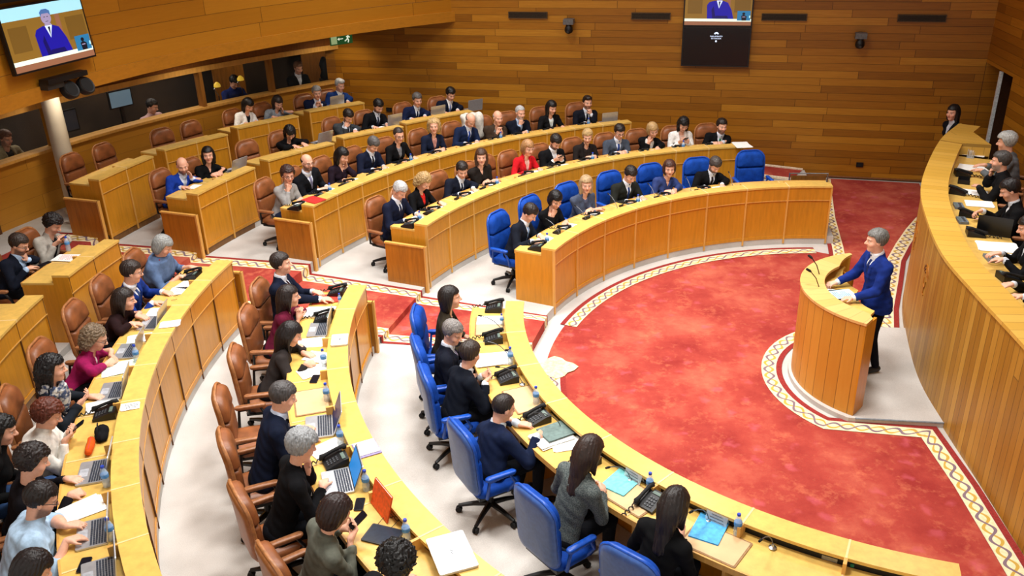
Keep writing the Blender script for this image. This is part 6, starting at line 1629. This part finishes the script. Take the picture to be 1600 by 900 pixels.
# ================================================================== screens, signs and devices on the walls
def picture(o, P, name='screen_picture', glow=.8):
    """broadcast view of the speaker, P(u,v,d) maps 0..1 picture coordinates and a small lift to the screen"""
    mats = [emit('pic_wall', (132,100,40), .75*glow), emit('pic_strip', (150,205,220), 1.2*glow), emit('pic_suit', (22,20,150), .9*glow), emit('pic_face', (150,140,176), .9*glow),
            emit('pic_shirt', (196,214,240), 1.1*glow), emit('pic_desk', (206,222,206), 1.2*glow), emit('pic_inset', (36,112,160), .9*glow), emit('pic_dark', (16,22,40), .4*glow),
            emit('pic_band', (140,96,72), .8*glow), emit('pic_hair', (70,110,170), .8*glow), emit('pic_panel', (112,84,34), .7*glow), emit('pic_suitdark', (14,14,96), .7*glow)]
    m = MB()
    def poly(pts, mi, d): m.m = mi; m.add([P(u, v, d) for u, v in pts], [tuple(range(len(pts)))])
    def rect(u0, v0, u1, v1, mi, d): poly([(u0,v0), (u1,v0), (u1,v1), (u0,v1)], mi, d)
    def ov(cu, cv, a, b, mi, d, n=16): poly([(cu+a*math.cos(2*PI*i/n), cv+b*math.sin(2*PI*i/n)) for i in range(n)], mi, d)
    rect(0,0,1,1,0,.001)
    rect(0,.80,1,1,1,.002); rect(.62,.2,.68,.80,8,.002); rect(.74,.34,.98,.72,10,.002); rect(.04,.3,.26,.7,10,.002)
    rect(0,.10,1,.17,5,.003); rect(0,0,1,.10,8,.003)
    poly([(.34,.17), (.33,.52), (.36,.60), (.44,.64), (.56,.64), (.64,.59), (.70,.40), (.735,.17)], 2, .004)
    poly([(.42,.17), (.40,.40), (.43,.50), (.47,.17)], 11, .005); poly([(.47,.25), (.64,.25), (.66,.17), (.45,.17)], 11, .0052)
    poly([(.47,.64), (.51,.44), (.56,.64)], 4, .006); poly([(.503,.62), (.512,.46), (.53,.62)], 7, .007)
    rect(.475,.61,.555,.67,3,.0055); ov(.512,.76,.062,.10,3,.0065); poly([(.45,.79), (.448,.86), (.48,.905), (.54,.905), (.575,.87), (.574,.79), (.55,.835), (.47,.835)], 9, .0075)
    rect(.485,.775,.503,.785,7,.008); rect(.523,.775,.541,.785,7,.008); rect(.495,.705,.53,.712,7,.008)
    rect(.79,.13,.985,.38,6,.008); poly([(.86,.13), (.85,.25), (.87,.27), (.90,.27), (.93,.24), (.925,.13)], 7, .009); ov(.885,.305,.022,.035,7,.009); rect(.865,.215,.91,.232,3,.0095)
    rect(.965,.2,.985,.26,1,.0095)
    return m.build(name, mats, o)
def tv(name, label, c, w, h, rz, tilt, glow):
    """wall screen; local x to the viewer's right, local -y towards the room"""
    o = empty(name, label, 'screen', c, rz)
    Mx = Matrix.Rotation(tilt, 4, 'X')
    m = MB(); m.box(Mx @ Vector((0,.03,0)), (w+.05, .06, h+.05), 0, Mx); m.build('screen_case', M_BLACK, o)
    b = MB(); b.box((0,.12,0), (.3,.18,.3)); b.build('wall_bracket', M_BLACKM, o)
    return o, (lambda u, v, d: Mx @ Vector(((u-.5)*w, -.001-d, (v-.5)*h)))
# hanging on the overhanging band, far left (seen from the room its left part runs out of the frame)
t = 162.4; c = pol(BR-.16, t, 3.80)
o, P = tv('wall_screen', 'large wall screen at upper left showing the speaker in blue', c, 1.44, .80, R(t-90), R(-4), 1.0)
picture(o, P)
c = pol(BR-.16, t, 4.70)
o, P = tv('wall_screen', 'upper wall screen above the large left screen, mostly out of frame', c, 1.44, .80, R(t-90), R(-4), 1.0)
# two stacked screens on the back wall
o, P = tv('wall_screen', 'bright upper screen on the back wall showing the speaker', (-.395, 8.30, 3.29), 1.24, .70, WALL_RZ, 0, 1.3); picture(o, P, glow=1.0)
o, P = tv('wall_screen', 'black lower screen on the back wall with small white emblem', (-.395, 8.30, 2.535), 1.24, .70, WALL_RZ, 0, 1.0)
m = MB(); m.add([P(u, v, .001) for u, v in ((0,0), (1,0), (1,1), (0,1))], [(0,1,2,3)]); m.build('dark_picture', plain('dark_screen', (6,8,16), .2), o)
m = MB()
for r_ in (.055, .042, .029):
    m.tube([P(.5+r_*.62*math.cos(R(a)), .83+r_*1.1*math.sin(R(a)), .003) for a in range(15, 166, 15)], .004, 4)
m.lathe([(.004,0), (.016,.004), (.016,.03), (.004,.034)], P(.5,.63,.006), 8)
m.build('emblem', emit('emblem_white', (206,222,250), 1.2), o)
for k, s in enumerate(('PARLAMENTO', 'DE GALICIA')):
    cu = bpy.data.curves.new('lettering', 'FONT'); cu.body = s; cu.size = .036; cu.align_x = 'CENTER'; cu.extrude = .0005
    f = bpy.data.objects.new('lettering', bpy.data.meshes.new_from_object(bpy.data.objects.new('tmp', cu))); COL.objects.link(f); f.parent = o; f.location = P(.5, .765-.055*k, .004); f.rotation_euler = (PI/2,0,0)
    f.data.materials.clear(); f.data.materials.append(emit('emblem_white', (206,222,250), 1.2))
# ventilation grilles along the back wall
for i, (x0, x1) in enumerate(((-4.361,-3.591), (-1.955,-1.236), (.416,1.196), (2.72,3.499))):
    xm = (x0+x1)/2; L = (x1-x0)/math.cos(WALL_RZ)
    o = empty('air_vent', ('dark ventilation grille on the back wall, farthest left of four', 'dark ventilation grille just left of the stacked screens', 'dark ventilation grille just right of the stacked screens', 'dark ventilation grille on the back wall nearest the right corner')[i], 'vent', (xm, wally(xm, .02), 3.085), WALL_RZ, 'ventilation grilles on the back wall')
    m = MB(); m.box((0,0,0), (L,.02,.115)); m.build('backing', M_BLACKM, o)
    m = MB()
    for k in range(5): m.box((0,-.012,-.044+.022*k), (L-.02,.012,.006))
    m.build('slats', plain('vent_slat', (74,58,40), .5), o)
    m = MB(); 
    for sx_ in (-1,1): m.box((sx_*(L/2),-.012,0), (.014,.02,.13))
    for sz in (-1,1): m.box((0,-.012,sz*.06), (L,.02,.012))
    m.build('frame', plain('vent_frame', (84,62,38), .5), o)
for i, (x, z, lab) in enumerate(((-3.14, 2.90, 'black dome camera on the back wall left of the stacked screens'), (2.14, 2.70, 'black dome camera on the back wall right of the stacked screens'))):
    o = empty('wall_camera', lab, 'camera', (x, wally(x, .02), z), WALL_RZ, 'cameras on the back wall')
    MB().box((0,-.02,.09), (.10,.05,.09)).build('bracket', M_BLACK, o)
    MB().box((0,-.13,.085), (.20,.18,.10)).build('camera_arm', plain('camera_grey', (92,92,94), .4), o)
    MB().lathe([(.02,-.15), (.065,-.13), (.085,-.09), (.08,-.03), (.06,0), (.06,.05)], (0,-.14,.0), 14).build('camera_head', M_BLACK, o, 50)
    MB().tube([(0,-.20,-.09), (0,-.245,-.10)], [.03,.026], 10).build('lens', plain('lens_glass', (30,34,44), .1), o, 50)
for x, z, lab in ((2.447, .30, 'small black wall socket low on the back wall by the low barrier'), (-7.055, 1.05, 'small dark wall socket near the left corner of the back wall')):
    o = MB().box((0,0,0), (.13,.03,.09)).build('wall_socket', M_BLACK, None, None, (x, wally(x, .01), z), WALL_RZ); tag(o, lab, 'socket', 'wall sockets')
    MB().box((0,-.018,0), (.09,.008,.05)).build('socket_face', M_BLACKM, o)
# black projector pair under the band
t = 161.9; c = pol(BR-.14, t, 3.08)
o = empty('loudspeaker_pair', 'black bar with two round loudspeakers under the left screen', 'loudspeaker', c, R(t-90))
MB().box((0,.0,.12), (.74,.16,.07)).build('mount_bar', M_BLACK, o)
MB().box((-.22,.02,.06), (.30,.14,.10)).build('housing', plain('speaker_box', (40,38,36), .5), o)
for x, y in ((.02,-.03), (.30,-.05)):
    Mx = Matrix.Rotation(R(62), 4, 'X')
    q = MB().lathe([(.07,-.07), (.125,-.05), (.135,.03), (.12,.05), (.06,.03), (.02,.045)], (x, y, -.06), 18, Mx).build('speaker_drum', M_BLACK, o, 50)
    MB().lathe([(.10,.0), (.10,.004)], Vector((x, y, -.06))+Mx @ Vector((0,0,.042)), 18, Mx).build('speaker_cone', M_BLACKM, q)
# green exit sign hanging at the end of the band
t = 131.3; c = pol(11.6, t, 2.83)
o = empty('exit_sign', 'green exit sign with running figure and arrow hanging from the soffit', 'sign', c, R(t-90))
MB().box((0,.012,0), (.50,.022,.215)).build('sign_panel', emit('exit_green', (24,78,40), .5), o)
m = MB(); m.box((-.17,-.001,0), (.13,.004,.17)); m.build('door_symbol', emit('exit_pale', (150,176,130), .6), o)
m = MB(); m.box((-.02,-.002,0), (.11,.004,.016)); m.add([(-.095,-.003,0), (-.05,-.003,.03), (-.05,-.003,-.03)], [(0,1,2)]); m.build('arrow', emit('exit_white', (214,226,206), .8), o)
m = MB()
def seg(a, b, r=.011): m.tube([(a[0],-.004,a[1]), (b[0],-.004,b[1])], r, 6)
m.lathe([(.004,-.016), (.016,-.008), (.016,.008), (.004,.016)], (.155,-.004,.07), 10)
seg((.15,.045), (.135,-.01), .016); seg((.15,.04), (.11,.025)); seg((.15,.04), (.185,.01)); seg((.135,-.01), (.16,-.04)); seg((.16,-.04), (.14,-.085)); seg((.135,-.01), (.10,-.035)); seg((.10,-.035), (.07,-.05))
m.build('running_figure', emit('exit_white', (214,226,206), .8), o)
for sx_ in (-1,1): MB().box((sx_*.2,.012,.13), (.02,.02,.05)).build('hanger', M_BLACK, o)
# booth lamps with yellow heads
for i, (t, r, z) in enumerate(((138.8, 13.75, 1.95), (136.5, 13.75, 1.99))):
    x, y, _ = pol(r, t); o = empty('booth_lamp', ('yellow-headed desk lamp behind glass, left of the person in blue', 'yellow-headed desk lamp behind glass, right of the person in blue')[i], 'lamp', (x, y, .72), R(t+90), 'booth lamps')
    MB().lathe([(.08,0), (.08,.015), (.012,.03), (.012,z-.95)], n=12).build('stand', M_BLACK, o, 40)
    MB().tube([(0,0,z-.95), (.08,.0,z-.80), (.0,0,z-.74)], .010, 6).build('arm', M_CHROME, o)
    MB().lathe([(.07,-.05), (.065,0), (.03,.04), (.01,.05)], (0,0,z-.72), 14).build('lamp_shade', emit('lamp_yellow', (226,186,60), .5), o, 50)
# two screens and a black statue-like loudspeaker in the booth
for t, r, w, h_, z, lab in ((146.2, 14.3, .5, .34, 1.95, 'pale monitor on the booth shelf behind the glass'), (151.5, 14.2, .6, .4, 1.8, 'dark monitor at the left end of the booth window')):
    x, y, _ = pol(r, t); o = empty('booth_monitor', lab, 'monitor', (x, y, z), R(t-90), 'booth monitors')
    MB().box((0,0,0), (w,.04,h_)).build('monitor_case', M_BLACK, o)
    MB().box((0,-.024,0), (w-.05,.006,h_-.05)).build('monitor_screen', emit('mon_%d' % t, (110,140,160) if 'pale' in lab else (40,44,52), .35), o)
    MB().box((0,.02,-(h_/2+.2)), (.06,.05,.4)).build('monitor_foot', M_BLACK, o)
x, y, _ = pol(14.0, 127.6); o = MB().lathe([(.10,0), (.12,.06), (.08,.16), (.11,.30), (.07,.42), (.03,.48)], (0,0,0), 12).build('booth_loudspeaker', M_BLACK, None, 40, (x, y, 1.62)); tag(o, 'small black upright loudspeaker at the right end of the booth', 'loudspeaker')
MB().lathe([(.14,-.95), (.14,0)], (0,0,0), 10).build('plinth', M_BOOTHDARK, o)

# ================================================================== light and camera
def area(name, loc, size, power, color=(1,.99,.965), rot=(0,0,0), sy=None, spread=126):
    l = bpy.data.lights.new(name, 'AREA'); l.energy = power; l.shape = 'RECTANGLE'; l.size = size; l.size_y = sy or size; l.color = color; l.spread = R(spread)
    o = bpy.data.objects.new(name, l); COL.objects.link(o); o.location = loc; o.rotation_euler = rot; return o
K = .61
for i, (x, y, p) in enumerate(((-2.0,-.5,290), (-5.2,1.2,250), (-4.4,-3.2,290), (-1.6,3.8,240), (-4.8,5.2,230), (-7.6,2.2,190), (-7.4,-1.6,230), (1.4,1.4,125), (-6.6,7.4,120))):
    area('ceiling_lamp_%d' % i, (x, y, ZC-.06), 1.3, p*K)
# wall washers that pool on the back wall and the band
def spot(name, loc, target, power, ang=70, blend=.8, color=(1,.86,.66)):
    l = bpy.data.lights.new(name, 'SPOT'); l.energy = power; l.spot_size = R(ang); l.spot_blend = blend; l.color = color; l.shadow_soft_size = .12
    o = bpy.data.objects.new(name, l); COL.objects.link(o); o.location = loc
    o.rotation_euler = (Vector(target)-Vector(loc)).to_track_quat('-Z', 'Y').to_euler(); return o
for i, x in enumerate((-6.6,-4.2,-1.6,1.0)):
    spot('wall_washer_%d' % i, (x, wally(x, 1.1), ZC-.3), (x, wally(x), 2.0), (110,70,46,16)[i])
for i, t in enumerate((129, 143, 156)):
    x, y, _ = pol(12.4, t); spot('soffit_lamp_%d' % i, (x, y, 2.86), pol(13.0, t, .9), 48, 125)
for i, t in enumerate((125.7, 133.0)):
    x, y, _ = pol(14.4, t); spot('booth_spot_%d' % i, (x, y, 2.9), pol(15.1, t, 1.6), 26, 100)
area('booth_fill', (*pol(14.4, 147)[:2], 2.9), 1.0, 44, (1,.9,.78), (0,0,R(147)), 4.5, 160)  # added fill, no visible fixture: brightens the figures behind the booth glass
w = bpy.data.worlds.new('room_ambient'); bpy.context.scene.world = w; w.use_nodes = True
w.node_tree.nodes['Background'].inputs[0].default_value = (1.0,.95,.88,1); w.node_tree.nodes['Background'].inputs[1].default_value = 1.0
cam = bpy.data.cameras.new('camera'); cam.sensor_width = 36; cam.lens = 36*1364.74/1600; cam.clip_end = 80
co = bpy.data.objects.new('camera', cam); COL.objects.link(co)
pi_, ro = .43082, -.02929
fw = Vector((0, math.cos(pi_), -math.sin(pi_))); rt = Vector((1,0,0)); up = rt.cross(fw)
r2 = rt*math.cos(ro)+up*math.sin(ro); u2 = up*math.cos(ro)-rt*math.sin(ro)
co.matrix_world = Matrix(((r2.x,u2.x,-fw.x,-4.4589), (r2.y,u2.y,-fw.y,-8.9115), (r2.z,u2.z,-fw.z,5.4534), (0,0,0,1)))
sc = bpy.context.scene; sc.camera = co
sc.view_settings.view_transform = 'Standard'; sc.view_settings.look = 'None'; sc.view_settings.exposure = 0.0; sc.view_settings.gamma = 1.0
